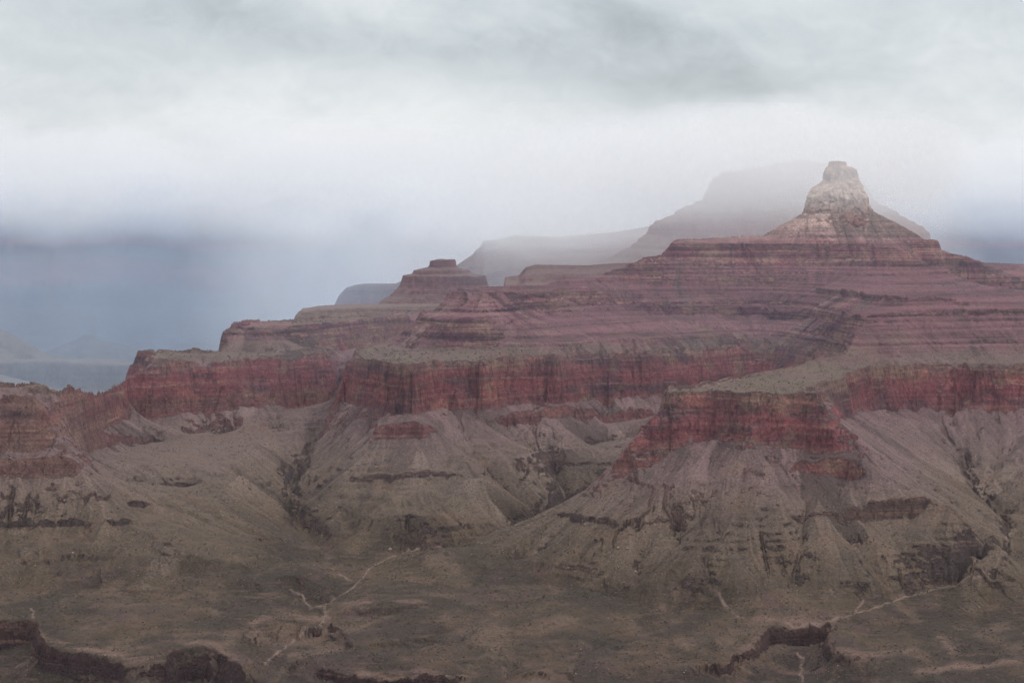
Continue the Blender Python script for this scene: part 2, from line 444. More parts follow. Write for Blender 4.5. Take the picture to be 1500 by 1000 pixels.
def bilin(G, fi, fj):
    h, w = G.shape
    fi = np.clip(fi, 0, w - 1.001); fj = np.clip(fj, 0, h - 1.001)
    i = fi.astype(np.int32); j = fj.astype(np.int32)
    a = fi - i; b = fj - j
    return (G[j, i] * (1 - a) + G[j, i + 1] * a) * (1 - b) + (G[j + 1, i] * (1 - a) + G[j + 1, i + 1] * a) * b


def stair(z, seed, tmin, tmax, zlo, zhi, hard=0.75):
    """strata: hard beds stand as little cliffs, soft beds as slopes"""
    rg = random.Random(seed)
    xs, ys = [zlo], [zlo]
    while xs[-1] < zhi:
        t = rg.uniform(tmin, tmax)
        f = rg.uniform(0.5, 0.8)                    # plan share of the soft bed
        hh = rg.uniform(0.25, 0.55) if rg.random() < hard else f * 0.95
        hh = min(hh, f)
        xs += [xs[-1] + t * f, xs[-1] + t]
        ys += [ys[-1] + t * hh, ys[-1] + t]
    return np.interp(z, xs, ys).astype(np.float32)


NU, NY = 1376, 1300
us = np.linspace(U0, U1, NU).astype(np.float32)
ys_ = np.linspace(Y0, Y1, NY).astype(np.float32)
UU, YY = np.meshgrid(us, ys_)
XX = UU * YY
DU = (U1 - U0) / (NU - 1); DY = (Y1 - Y0) / (NY - 1)


def grad(Z):
    zu = np.gradient(Z, axis=1) / DU
    zy = np.gradient(Z, axis=0) / DY
    zx = zu / YY
    return zx, zy - zu * UU / YY


def main_ground():
    nu, ny = 688, 520
    G = solve_ground(nu, ny)
    # plan-view wobble of every edge: buttresses, alcoves, ragged rims
    far = smooth(4300, 5600, YY)
    amp = 10 + 4 * far
    wx = fbm(XX, YY, 150, 4, 11, .5) * amp * 1.5 + fbm(XX, YY, 24, 3, 12) * (4.5 - 2.3 * far)
    wy = fbm(XX, YY, 130, 4, 21, .5) * amp * 2.2 + fbm(XX, YY, 24, 3, 22) * (7 - 4.2 * far)
    # chutes that cut the cliffs
    ch = np.abs(fbm(XX, YY * 0.35, 90, 3, 31))
    wy += 13 * np.exp(-(ch / 0.03) ** 2) * smooth(-.1, .2, fbm(XX, YY, 200, 2, 33))
    Yw = YY + wy; Xw = XX + wx
    fi = ((Xw / Yw) - U0) / (U1 - U0) * (nu - 1); fj = (Yw - Y0) / (Y1 - Y0) * (ny - 1)
    Z = bilin(G, fi, fj)
    # the bench rolls: low swells and dells between its drainages
    low = 1 - smooth(-890, -850, Z)
    Z = Z + low * (19 * fbm(XX * 1.5, YY * .6, 320, 3, 45) + 2.5 * fbm(XX * .8, YY, 90, 3, 47))
    dr = np.zeros_like(Z)
    for pl in ([(860, 845), (800, 870), (740, 890), (690, 902), (640, 925), (600, 945)], [(1000, 880), (960, 905), (900, 930), (860, 960), (840, 1000)],
               [(1500, 868), (1430, 900), (1402, 930), (1390, 960), (1360, 990)], [(750, 930), (745, 955), (748, 990)], [(210, 862), (160, 880), (110, 905), (70, 925)],
               [(340, 880), (300, 910), (262, 945)], [(1600, 900), (1500, 935), (1440, 960), (1400, 1000)]):
        for (xa, ra), (xb, rb) in zip(pl[:-1], pl[1:]):
            t = np.linspace(0, 1, 300); r_ = ra + (rb - ra) * t; d_ = np.array([TD(q) for q in r_]); u_ = (xa + (xb - xa) * t - 750) / FPX
            w_ = 14 * gnoise(u_ * d_ / 60, d_ / 60, 6)
            dr[((d_ + w_ - Y0) / DY + .5).astype(int).clip(0, NY - 1), ((u_ + w_ / d_ - U0) / DU + .5).astype(int).clip(0, NU - 1)] = 1
    dr = box_blur(box_blur(dr, 7), 6) * 14; d2 = box_blur(box_blur(dr.clip(0, 1), 16), 14) * 2.2
    Z = Z - low * (1.2 * dr.clip(0, 1) + 7 * d2.clip(0, 1))
    # cliff mask of the surveyed ground, before strata
    zx, zy = grad(Z)
    cl = smooth(1.0, 1.7, np.sqrt(zx * zx + zy * zy))
    return Z, G, cl


def strata(Z, apron):
    """ledges of the bedded rock, cut after the gullies so that they stay crisp; scree aprons bury them"""
    zn = Z + 4 * fbm(XX, YY, 500, 2, 41)
    lat = smooth(-0.45, 0.2, fbm(XX, YY, 150, 3, 42)) * (1 - .5 * smooth(.2, 1.2, apron))
    m = smooth(-505, -490, Z) * (1 - smooth(-222, -205, Z))
    Z1 = Z + m * (0.8 + 0.2 * lat) * (stair(zn, 5, 6, 17, -540, -180, .97) - zn)
    m = smooth(-655, -640, Z) * (1 - smooth(-530, -520, Z)) * smooth(-.3, .2, fbm(XX, YY, 110, 3, 48))
    Z1 = Z1 + .75 * m * (stair(zn, 6, 14, 42, -700, -480, .9) - zn)
    m = smooth(-668, -680, Z) * (1 - smooth(-872, -892, Z))
    sp = smooth(0.0, 0.3, fbm(XX, YY, 190, 3, 43)) * (1 - smooth(-.1, .7, apron))
    Z1 = Z1 + m * sp * (stair(zn, 8, 9, 20, -1100, -600, .98) - zn)
    led = m * sp
    m = smooth(-880, -905, Z)
    sp = smooth(-0.1, 0.4, fbm(XX, YY, 240, 3, 44))
    return Z1 + m * sp * (stair(zn, 9, 3.0, 7, -1100, -600, .95) - zn), led


def trace_flow(Z, npart, steps, seed, keep=0.35, step=4.5):
    rg = np.random.RandomState(seed)
    zx, zy = grad(box_blur(Z, 1))
    j = rg.uniform(0, NY - 1, npart).astype(np.float32); i = rg.uniform(0, NU - 1, npart).astype(np.float32)
    A = np.zeros(NY * NU, np.float32)
    vx = np.zeros(npart, np.float32); vy = np.zeros(npart, np.float32)
    x = us[0] + i * DU
    y = ys_[0] + j * DY
    X = x * y; Yp = y
    for s in range(steps):
        ii = np.clip(((X / Yp - U0) / DU + .5).astype(np.int32), 0, NU - 1)
        jj = np.clip(((Yp - Y0) / DY + .5).astype(np.int32), 0, NY - 1)
        k = jj * NU + ii
        A += np.bincount(k, minlength=NY * NU).astype(np.float32)
        gx = -zx.ravel()[k]; gy = -zy.ravel()[k]
        n = np.sqrt(gx * gx + gy * gy) + 1e-4
        vx = keep * vx + (1 - keep) * gx / n; vy = keep * vy + (1 - keep) * gy / n
        n = np.sqrt(vx * vx + vy * vy) + 1e-4
        X = X + step * vx / n; Yp = Yp + step * vy / n
    return A.reshape(NY, NU)


def lic(Z, seed, n=26, step=5.0, cell=1):
    """streaks running down the slopes"""
    rg = np.random.RandomState(seed)
    noise = rg.uniform(-1, 1, (NY // cell + 2, NU // cell + 2)).astype(np.float32)
    zx, zy = grad(box_blur(Z, 4))
    nn = np.sqrt(zx * zx + zy * zy) + 1e-4
    gx, gy = zx / nn, zy / nn
    acc = np.zeros_like(Z); w = 0
    for sgn in (1, -1):
        X = XX.copy(); Y = YY.copy()
        for s in range(n):
            fi = (X / Y - U0) / DU; fj = (Y - Y0) / DY
            acc += bilin(noise, fi / cell, fj / cell); w += 1
            ii = np.clip((fi + .5).astype(np.int32), 0, NU - 1); jj = np.clip((fj + .5).astype(np.int32), 0, NY - 1)
            X = X + sgn * step * gx[jj, ii]; Y = Y + sgn * step * gy[jj, ii]
    acc /= w
    return acc / (acc.std() + 1e-6)


def build_main():
    global CLIFF
    Z, G, CLIFF = main_ground()
    Z += 2.2 * fbm(XX, YY, 60, 4, 51)
    flow = None
    cliff0 = CLIFF
    for r, (npart, steps, kw, kb, ks) in enumerate(((260000, 90, 5, 2.6, .3), (260000, 120, 3, 2.0, .5), (320000, 160, 0, .9, .7))):
        A = trace_flow(Z, npart, steps, 60 + r)
        A = A / A.mean()
        zx, zy = grad(box_blur(Z, 3))
        sl = np.sqrt(zx * zx + zy * zy)
        m = smooth(0.12, 0.40, sl) * (1 - 0.85 * cliff0) * (1 - .55 * smooth(-520, -490, Z)) * (.15 + .85 * smooth(-900, -860, Z))
        lb = np.log1p(box_blur(box_blur(A, 3), 3)); ls = np.log1p(box_blur(A, 1))
        lw = np.log1p(box_blur(box_blur(A, 9), 7))
        Z = Z - m * (kw * (lw - .7).clip(-.7, 2.2) + kb * (lb - .75).clip(-.75, 2.0) + ks * (ls - .7).clip(-.7, 2.0))
        flow = ls
    st1 = lic(Z, 3, 44, 4.5, 1)
    st2 = lic(Z, 4, 40, 6.0, 2)
    st3 = lic(Z, 6, 30, 7.0, 9)
    zx, zy = grad(box_blur(Z, 3))
    sl = np.sqrt(zx * zx + zy * zy)
    m = smooth(0.16, 0.42, sl) * (1 - CLIFF)
    st1 *= smooth(0.06, 0.3, sl); st2 *= smooth(0.1, 0.35, sl); st3 *= smooth(0.14, 0.4, sl)
    Z = Z + m * (1.9 * st3 + 1.1 * st2)
    Z, ledge = strata(Z, st3)
    Z = Z + m * (1 - .7 * ledge) * 0.6 * st1
    Z += 0.5 * fbm(XX, YY, 9, 3, 52)
    st2 = st2 * .7 + st3 * .8
    return Z.astype(np.float32), flow, st1, st2, G


def grid_mesh(name, X, Y, Z, mat, attrs=None):
    ny, nu = Z.shape
    co = np.stack([X, Y, Z], -1).reshape(-1, 3).astype(np.float32)
    idx = np.arange(ny * nu, dtype=np.int32).reshape(ny, nu)
    q = np.stack([idx[:-1, :-1], idx[:-1, 1:], idx[1:, 1:], idx[1:, :-1]], -1).reshape(-1, 4)
    me = bpy.data.meshes.new(name)
    me.vertices.add(len(co)); me.vertices.foreach_set('co', co.ravel())
    me.loops.add(q.size); me.loops.foreach_set('vertex_index', q.ravel())
    me.polygons.add(len(q))
    me.polygons.foreach_set('loop_start', np.arange(0, q.size, 4, dtype=np.int32))
    me.polygons.foreach_set('loop_total', np.full(len(q), 4, np.int32))
    me.update(calc_edges=True)
    me.polygons.foreach_set('use_smooth', np.ones(len(q), bool))
    for k, v in (attrs or {}).items():
        a = me.attributes.new(k, 'FLOAT', 'POINT')
        a.data.foreach_set('value', v.astype(np.float32).ravel())
    me.materials.append(mat)
    o = bpy.data.objects.new(name, me)
    COL.objects.link(o)
    return o


# ---------------------------------------------------------------- materials
class NB:
    """a small writer for shader node trees"""
    def __init__(self, name):
        self.m = bpy.data.materials.new(name); self.m.use_nodes = True
        self.nt = self.m.node_tree; self.N = self.nt.nodes; self.L = self.nt.links
        self.N.clear()
        self.out = self.N.new('ShaderNodeOutputMaterial')
        g = self.N.new('ShaderNodeNewGeometry')
        self.pos = g.outputs['Position']; self.nor = g.outputs['Normal']
        s = self.N.new('ShaderNodeSeparateXYZ'); self.L.new(self.pos, s.inputs[0])
        self.x, self.y, self.z = s.outputs
        s = self.N.new('ShaderNodeSeparateXYZ'); self.L.new(self.nor, s.inputs[0])
        self.nz = s.outputs[2]

    def _in(self, sock, v):
        if hasattr(v, 'is_linked'): self.L.new(v, sock)
        else: sock.default_value = v

    def math(self, op, a, b=0.0, clamp=False):
        n = self.N.new('ShaderNodeMath'); n.operation = op; n.use_clamp = clamp
        self._in(n.inputs[0], a); self._in(n.inputs[1], b)
        return n.outputs[0]

    def add(self, a, b): return self.math('ADD', a, b)
    def mul(self, a, b): return self.math('MULTIPLY', a, b)

    def ss(self, v, lo, hi, a=0.0, b=1.0):
        n = self.N.new('ShaderNodeMapRange'); n.interpolation_type = 'SMOOTHSTEP'
        self._in(n.inputs['Value'], v)
        n.inputs['From Min'].default_value = lo; n.inputs['From Max'].default_value = hi
        n.inputs['To Min'].default_value = a; n.inputs['To Max'].default_value = b
        return n.outputs[0]

    def noise(self, wl, detail=4, rough=0.55, squash=(1, 1, 1), off=(0, 0, 0), dist=0.0):
        mp = self.N.new('ShaderNodeMapping')
        mp.inputs['Scale'].default_value = tuple(c / wl for c in squash)
        mp.inputs['Location'].default_value = off
        self.L.new(self.pos, mp.inputs[0])
        n = self.N.new('ShaderNodeTexNoise')
        n.inputs['Scale'].default_value = 1.0
        n.inputs['Detail'].default_value = detail; n.inputs['Roughness'].default_value = rough
        n.inputs['Distortion'].default_value = dist
        self.L.new(mp.outputs[0], n.inputs['Vector'])
        return n.outputs['Fac']

    def ramp(self, v, stops, lo=0.0, hi=1.0, mode='LINEAR'):
        if (lo, hi) != (0.0, 1.0):
            n = self.N.new('ShaderNodeMapRange'); self._in(n.inputs['Value'], v)
            n.inputs['From Min'].default_value = lo; n.inputs['From Max'].default_value = hi
            v = n.outputs[0]
        r = self.N.new('ShaderNodeValToRGB'); self.L.new(v, r.inputs[0])
        r.color_ramp.interpolation = mode
        e = r.color_ramp.elements
        st = [((p - lo) / (hi - lo), c) for p, c in stops]
        e[0].position, e[0].color = st[0][0], (*st[0][1], 1)
        e[1].position, e[1].color = st[-1][0], (*st[-1][1], 1)
        for p, c in st[1:-1]:
            k = e.new(p); k.color = (*c, 1)
        return r.outputs[0]

    def mix(self, f, a, b, blend='MIX'):
        n = self.N.new('ShaderNodeMix'); n.data_type = 'RGBA'; n.blend_type = blend
        self._in(n.inputs['Factor'], f)
        for k, v in (('A', a), ('B', b)):
            if isinstance(v, tuple): v = (*v, 1)[:4]
            self._in(n.inputs[k], v)
        return n.outputs['Result']

    def gain(self, col, f):
        n = self.N.new('ShaderNodeVectorMath'); n.operation = 'SCALE'
        self.L.new(col, n.inputs[0]); self._in(n.inputs['Scale'], f)
        return n.outputs[0]

    def attr(self, name):
        n = self.N.new('ShaderNodeAttribute'); n.attribute_name = name
        return n.outputs['Fac']

    def finish(self, col, rough=0.95, height=None, dist=1.0, strength=1.0):
        b = self.N.new('ShaderNodeBsdfPrincipled')
        self._in(b.inputs['Base Color'], col)
        b.inputs['Roughness'].default_value = rough
        b.inputs['Specular IOR Level'].default_value = 0.15
        if height is not None:
            k = self.N.new('ShaderNodeBump'); k.inputs['Distance'].default_value = dist
            k.inputs['Strength'].default_value = strength
            self.L.new(height, k.inputs['Height'])
            self.L.new(k.outputs[0], b.inputs['Normal'])
        self.L.new(b.outputs[0], self.out.inputs[0])
        return self.m


def rock_detail(b):
    """shared look of bare rock: upright streaks of varnish, thin beds, joints"""
    streak = b.noise(13, 5, .62, (1, 1, .17), dist=.6)
    streak2 = b.noise(42, 4, .6, (1, 1, .2), (3, 1, 7))
    bed = b.noise(7, 4, .6, (.03, .03, 1), (0, 2, 0), .3)
    bed2 = b.noise(22, 3, .55, (.02, .02, 1), (0, 6, 4))
    patch = b.noise(120, 5, .62, (1, 1, 2.4), (8, 3, 1), .5)
    wall = b.ss(b.z, -520, -505, .85, .35)              # the one thick grey-red limestone has few beds, the stepped rocks above many
    g = b.add(1.0, b.mul(b.ss(streak, .3, .7, -.17, .17), wall))
    g = b.add(g, b.ss(streak2, .32, .68, -.06, .07))
    g = b.add(g, b.mul(b.ss(bed, .34, .66, -.32, .32), b.math('SUBTRACT', 1.25, wall)))
    g = b.add(g, b.mul(b.ss(bed2, .38, .62, -.2, .18), b.math('SUBTRACT', 1.25, wall)))
    crk = b.math('ABSOLUTE', b.math('SUBTRACT', b.noise(60, 4, .6, (1, 1, .10), (5, 0, 2), .3), .5))
    g = b.mul(g, b.add(1.0, b.mul(b.ss(crk, .022, .004), b.mul(wall, -.42))))
    g = b.mul(g, b.ss(b.noise(12, 3, .6, (1, 1, 1.3), (4, 7, 7)), .3, .7, .80, 1.20))
    grit = b.noise(4.5, 4, .7, (1, 1, .6))
    g = b.mul(g, b.ss(grit, .25, .75, .72, 1.28))
    h = b.add(b.mul(streak, 3.0), b.add(b.mul(bed, 2.0), b.mul(b.noise(5, 5, .65), 2.0)))
    return g, patch, h, bed, bed2


def mat_canyon():
    b = NB("canyon rock and scree")
    zw = b.add(b.z, b.ss(b.noise(300, 3), .3, .7, -8, 8))
    g, patch, h, bed, bed2 = rock_detail(b)
    rock = b.ramp(zw, [(-1020, (.024, .016, .019)), (-955, (.028, .017, .018)), (-935, (.042, .025, .024)), (-918, (.066, .039, .034)), (-885, (.052, .034, .032)), (-860, (.050, .038, .037)),
                       (-800, (.046, .034, .033)), (-765, (.070, .046, .040)), (-745, (.062, .043, .038)), (-712, (.090, .042, .042)), (-685, (.104, .045, .044)),
                       (-655, (.115, .058, .052)), (-625, (.114, .042, .046)), (-585, (.138, .046, .050)), (-545, (.128, .050, .051)), (-523, (.104, .058, .054)),
                       (-505, (.118, .066, .063)), (-470, (.068, .029, .038)), (-410, (.072, .030, .038)), (-360, (.074, .029, .036)), (-345, (.135, .066, .061)),
                       (-290, (.098, .038, .044)), (-240, (.110, .044, .047)), (-222, (.18, .094, .080)), (-170, (.20, .125, .105)), (-120, (.26, .20, .165))], -1040, -100)
    fresh = b.ss(patch, .50, .66)
    varn = b.ss(b.noise(170, 5, .62, (1, 1, 2.6), (4, 9, 2), .4), .47, .62)
    redz = b.mul(b.ss(b.z, -700, -640), b.ss(b.z, -500, -530))
    rock = b.mix(b.mul(fresh, b.mul(redz, .65)), rock, (.19, .076, .066))
    rock = b.mix(b.mul(varn, b.mul(redz, .8)), rock, (.058, .036, .041))
    buff = b.ss(b.add(b.noise(80, 4, .6, (1, 1, 1.4), (2, 2, 2)), b.ss(b.z, -575, -525, 0, .12)), .54, .70)
    upz = b.ss(b.z, -760, -700)
    rock = b.mix(b.mul(buff, b.mul(upz, .6)), rock, (0.143, 0.095, 0.071))
    rock = b.mix(b.ss(bed2, .60, .68, 0, .35), rock, (0.170, 0.105, 0.082))
    for lv, wd in ((-566, 3.2), (-604, 2.4), (-534, 2.2)):
        ln = b.ss(b.math('ABSOLUTE', b.math('SUBTRACT', zw, lv)), wd, wd * .3)
        rock = b.mix(b.mul(b.mul(ln, redz), b.ss(b.noise(140, 3, .6, (1, 1, 1), (lv, 1, 1)), .44, .62, 0, .5)), rock, (.18, .125, .105))
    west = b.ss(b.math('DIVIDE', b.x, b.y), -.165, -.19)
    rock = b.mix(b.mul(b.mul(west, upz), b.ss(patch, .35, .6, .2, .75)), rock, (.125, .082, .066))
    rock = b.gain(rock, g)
    soil = b.ramp(zw, [(-1020, (.016, .011, .010)), (-965, (.018, .0125, .0115)), (-940, (.044, .0295, .021)), (-900, (.044, .0325, .022)), (-860, (.051, .038, .028)), (-800, (.068, .051, .040)),
                       (-740, (.083, .060, .052)), (-690, (.089, .060, .059)), (-640, (.093, .058, .061)), (-560, (.090, .055, .058)), (-535, (.074, .053, .045)),
                       (-505, (.078, .052, .047)), (-490, (.082, .042, .046)), (-420, (.075, .0345, .040)), (-350, (.084, .037, .042)), (-230, (.100, .045, .047)),
                       (-205, (.165, .105, .097)), (-140, (.21, .155, .132))], -1040, -100)
    s1 = b.attr("st1"); s2 = b.attr("st2"); fl = b.attr("flow"); wash = b.attr("wash"); grs = b.attr("grass"); rimt = b.attr("rim")
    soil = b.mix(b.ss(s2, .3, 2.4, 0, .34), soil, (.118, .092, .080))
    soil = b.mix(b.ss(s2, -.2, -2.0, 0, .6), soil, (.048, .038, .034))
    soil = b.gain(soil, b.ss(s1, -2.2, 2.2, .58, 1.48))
    mott = b.noise(75, 5, .62, (1, 1, 1), (5, 5, 1))
    soil = b.mix(b.ss(mott, .52, .70, 0, .5), soil, (.044, .036, .031))
    soil = b.mix(b.ss(b.noise(130, 4, .6, (1, 1, 1), (1, 7, 3)), .54, .70, 0, .45), soil, (0.095, 0.061, 0.045))
    low = b.ss(b.z, -850, -890)
    soil = b.mix(b.mul(low, b.ss(b.noise(210, 5, .62, (1, .7, 1), (6, 2, 3), .6), .46, .58, 0, .8)), soil, (.022, .0175, .0135))
    soil = b.mix(b.mul(low, b.ss(b.noise(160, 5, .64, (1, .6, 1), (2, 6, 1), .6), .52, .66, 0, .7)), soil, (.078, .054, .041))
    soil = b.mix(b.mul(low, b.ss(b.noise(120, 5, .64, (1, .6, 1), (9, 6, 1), .6), .54, .66, 0, .6)), soil, (.044, .028, .029))
    band = b.noise(6, 4, .6, (.05, .10, 1), (0, 3, 0))
    soil = b.mix(b.mul(low, b.ss(band, .54, .66, 0, .6)), soil, (.068, .043, .035))
    soil = b.mix(b.mul(low, b.ss(band, .46, .34, 0, .5)), soil, (.024, .018, .017))
    soil = b.mix(b.mul(grs, b.ss(b.noise(35, 5, .65), .3, .6, .15, .85)), soil, b.mix(b.noise(22, 4), (.052, .043, .031), (.098, .078, .057)))
    soil = b.mix(b.mul(rimt, b.ss(b.noise(28, 5, .65, (.5, 1, 2), (5, 1, 8)), .36, .56)), soil, (.092, .060, .050))
    fine = b.noise(6, 4, .75)
    soil = b.gain(soil, b.ss(fine, .25, .75, .68, 1.34))
    # scrub: small dark dots, thinner on the scree
    dots = b.noise(4.2, 2, .5, (1, 1, 1), (7, 2, 5))
    thick = b.noise(60, 3, .6, (1, 1, 1), (3, 8, 5))
    dm = b.mul(b.ss(dots, .60, .66), b.ss(thick, .36, .62, .15, .8))
    soil = b.mix(dm, soil, (.030, .026, .021))
    pale = b.noise(5.0, 1, .5, (1, 1, 1), (17, 4, 9))
    soil = b.mix(b.ss(pale, .70, .75, 0, .5), soil, (.150, .122, .108))
    soil = b.mix(b.mul(b.ss(fl, 1.9, 3.8, 0, .5), b.ss(b.z, -640, -800)), soil, (0.048, 0.044, 0.034))
    soil = b.mix(b.mul(wash, b.ss(b.noise(45, 4, .7), .32, .55, .15, .9)), soil, (.128, .092, .078))
    nzs = b.add(b.nz, b.ss(b.noise(14, 4, .6), .25, .75, -.12, .12))
    cliff = b.ss(nzs, .70, .55)
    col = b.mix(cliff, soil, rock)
    step = b.ss(b.z, -500, -480)
    bl = b.noise(6.5, 3, .55, (.012, .012, 1), (3, 1, 2), .2)
    col = b.gain(col, b.add(1.0, b.mul(step, b.mul(b.ss(b.add(b.mul(bl, .6), b.mul(bed2, .4)), .40, .60, -.40, .32), b.ss(mott, .35, .62, .35, 1.15)))))
    hh = b.add(b.mul(h, cliff), b.add(b.mul(fine, 1.2), b.mul(dots, .8)))
    return b.finish(col, .95, hh, 2.6, 1.0)


# ---------------------------------------------------------------- build: main massif
def paint(lines, width):
    """0..1 mask of the ground within width of lines read off the ground"""
    A = np.zeros((NY, NU), np.float32)
    for pl in lines:
        for (xa, da), (xb, db) in zip(pl[:-1], pl[1:]):
            n = int(max(abs(xb - xa) * 1.5, abs(db - da) / DY * 1.5)) + 2
            t = np.linspace(0, 1, n)
            d = da + (db - da) * t
            u = ((xa + (xb - xa) * t) - 750) / FPX
            wob = 6 * gnoise(u * d / 30, d / 30, 5)
            i = ((u + wob / d - U0) / DU + .5).astype(int); j = ((d + 2 * wob - Y0) / DY + .5).astype(int)
            ok = (i >= 0) & (i < NU) & (j >= 0) & (j < NY)
            A[j[ok], i[ok]] = 1
    return A


Z, flow, st1, st2, G = build_main()


def ground_at(x, row, d0=4100.0, d1=7830.0):
    """first point of the ground that the sight line through a photo pixel meets: X, Y, Z"""
    i = int(round(((x - 750) / FPX - U0) / DU))
    r = -(row - HOR) / FPX * ys_
    hit = np.nonzero((Z[:, i] >= r) & (ys_ > d0))[0]
    j = int(hit[0]) if len(hit) else NY - 1
    return float(XX[j, i]), float(ys_[j]), float(Z[j, i])


WASH = [[(700, 795), (650, 800), (600, 806), (575, 815), (552, 826), (538, 836), (532, 846), (520, 858), (492, 876), (470, 886), (455, 891)],
        [(488, 832), (500, 842), (516, 850)],
        [(426, 862), (445, 876), (455, 889)], [(470, 886), (478, 900), (470, 915), (440, 932)],
        [(1482, 770), (1475, 790), (1468, 808), (1458, 835)],
        [(1415, 848), (1390, 858), (1368, 862), (1340, 872), (1310, 880), (1280, 890), (1258, 897), (1240, 903), (1220, 908), (1190, 914), (1150, 914)], [(1458, 835), (1440, 843), (1415, 848)],
        [(1262, 882), (1254, 896)],
        [(1040, 862), (1062, 884), (1087, 907)],
        [(430, 938), (415, 950), (400, 960), (388, 972)],
        [(46, 890), (50, 905)],
        [(1170, 955), (1176, 970), (1172, 985), (1174, 1000)]]
wl = []
for pl in WASH:
    q = []
    for x, y in pl:
        X_, Y_, Z_ = ground_at(x, y)
        q.append((x, Y_))
    wl.append(q)
rg_ = np.random.RandomState(4)
wash = box_blur(paint(wl, 1), 1) * 2.2
wash = np.maximum(wash.clip(0, 1), (box_blur(paint(wl, 1), 4) * 5).clip(0, 1) * smooth(0, .4, fbm(XX, YY, 40, 4, 57)) * .8)
zx, zy = grad(box_blur(Z, 2))
slope = np.sqrt(zx * zx + zy * zy)
gr = smooth(-545, -530, Z) * (1 - smooth(-490, -470, Z)) * (1 - smooth(.25, .5, slope))
strip = smooth(-475, -468, Z) * (1 - smooth(-452, -445, Z)) * (XX / YY < (630 - 750) / FPX) * (1 - smooth(.2, .5, slope))
u_ = XX / YY
front = (YY < 6300) & (u_ > (900 - 750) / FPX) & (u_ < (1330 - 750) / FPX)
mid = (u_ < (790 - 750) / FPX)
gr = gr * np.where(front | mid, 1, .15) * smooth(-.35, .15, fbm(XX, YY, 140, 4, 55))
grass = np.maximum(gr, strip)
rim_l = []
for pl in ([(56, 930), (62, 940), (95, 944), (125, 950), (155, 956), (190, 963), (238, 962)], [(365, 918), (385, 905), (430, 901), (488, 902)], [(500, 885), (540, 880), (590, 880), (620, 884)],
           [(520, 990), (580, 988), (640, 985)], [(1100, 906), (1160, 910), (1232, 908)], [(1080, 952), (1102, 944), (1120, 930)], [(1225, 950), (1260, 958), (1310, 955), (1340, 950)],
           [(1340, 985), (1400, 975), (1500, 968)], [(270, 940), (310, 945), (345, 965)], [(1380, 930), (1390, 945), (1400, 960)], [(430, 955), (470, 955), (500, 950)]):
    q = []
    for x, y in pl:
        X_, Y_, Z_ = ground_at(x, y)
        q.append((x, Y_))
    rim_l.append(q)
rimm = (box_blur(box_blur(paint(rim_l, 1), 6), 5) * 12).clip(0, 1)
M_CANYON = mat_canyon()
ground = grid_mesh("canyon_terrain", XX, YY, Z, M_CANYON, {"st1": st1, "st2": st2, "flow": flow, "wash": wash, "grass": grass, "rim": rimm})
ground['kind'] = 'structure'


# ---------------------------------------------------------------- farther land: ridges with stepped flanks
def mat_far(name, stops, lo, hi, soilmix=.5, soil=(.095, .08, .066)):
    b = NB(name)
    g, patch, h, bed, bed2 = rock_detail(b)
    zw = b.add(b.z, b.ss(b.noise(300, 3), .3, .7, -8, 8))
    col = b.ramp(zw, stops, lo, hi)
    col = b.gain(col, g)
    sl = b.ss(b.add(b.nz, b.ss(b.noise(25, 4, .6), .25, .75, -.15, .15)), .55, .8)
    so = b.gain(b.mix(soilmix, b.ramp(zw, stops, lo, hi), soil), b.ss(b.noise(12, 5, .7), .25, .75, .75, 1.25))
    col = b.mix(sl, col, so)
    return b.finish(col, .95, h, 1.6, 1.0)


def ridge(name, sky, foot, mat, front, prof, seed, step=2.0, back=500, dy=10.0, wob=20, strata=None, rug=6):
    """land under a skyline (column, row, D): its flank falls towards the viewer in steps (prof: drop -> run out)"""
    xs = np.array([p[0] for p in sky]); D = np.array([p[2] for p in sky]); zs = np.array([zD(p[1], p[2]) for p in sky])
    cols = np.arange(xs[0], xs[-1] + step, step)
    dr = np.interp(cols, xs, D); zr = np.interp(cols, xs, zs)
    t = np.arange(-front, back + dy, dy)
    u = (cols - 750) / FPX
    TT, Ucol = np.meshgrid(t, u, indexing='ij')
    Y = TT + dr[None, :]
    X = Ucol * Y
    w = fbm(X, Y, 260, 4, seed, .55) * wob * 2 + fbm(X, Y, 60, 3, seed + 5) * wob * .7
    spur = np.abs(fbm(X, Y * .3, 420, 3, seed + 9)) * wob * 4
    run = np.abs(TT) + (w - spur) * smooth(0, 120, np.abs(TT)) * 1.0
    run = np.maximum(run, 0)
    pr = np.array(prof, float)
    drop = np.interp(run, pr[:, 1], pr[:, 0])
    zz = zr[None, :] - drop
    zz = zz + rug * fbm(X, Y, 45, 4, seed + 3) * smooth(0, 60, np.abs(TT)) + .8 * fbm(X, Y, 14, 2, seed + 4)
    if strata:
        zz = zz + .8 * (stair(zz, seed, strata[0], strata[1], -1200, 200, .9) - zz) * smooth(5, 60, np.abs(TT))
    zz = np.maximum(zz, foot)
    o = grid_mesh(name, X, Y, zz, mat)
    o['kind'] = 'structure'
    return o


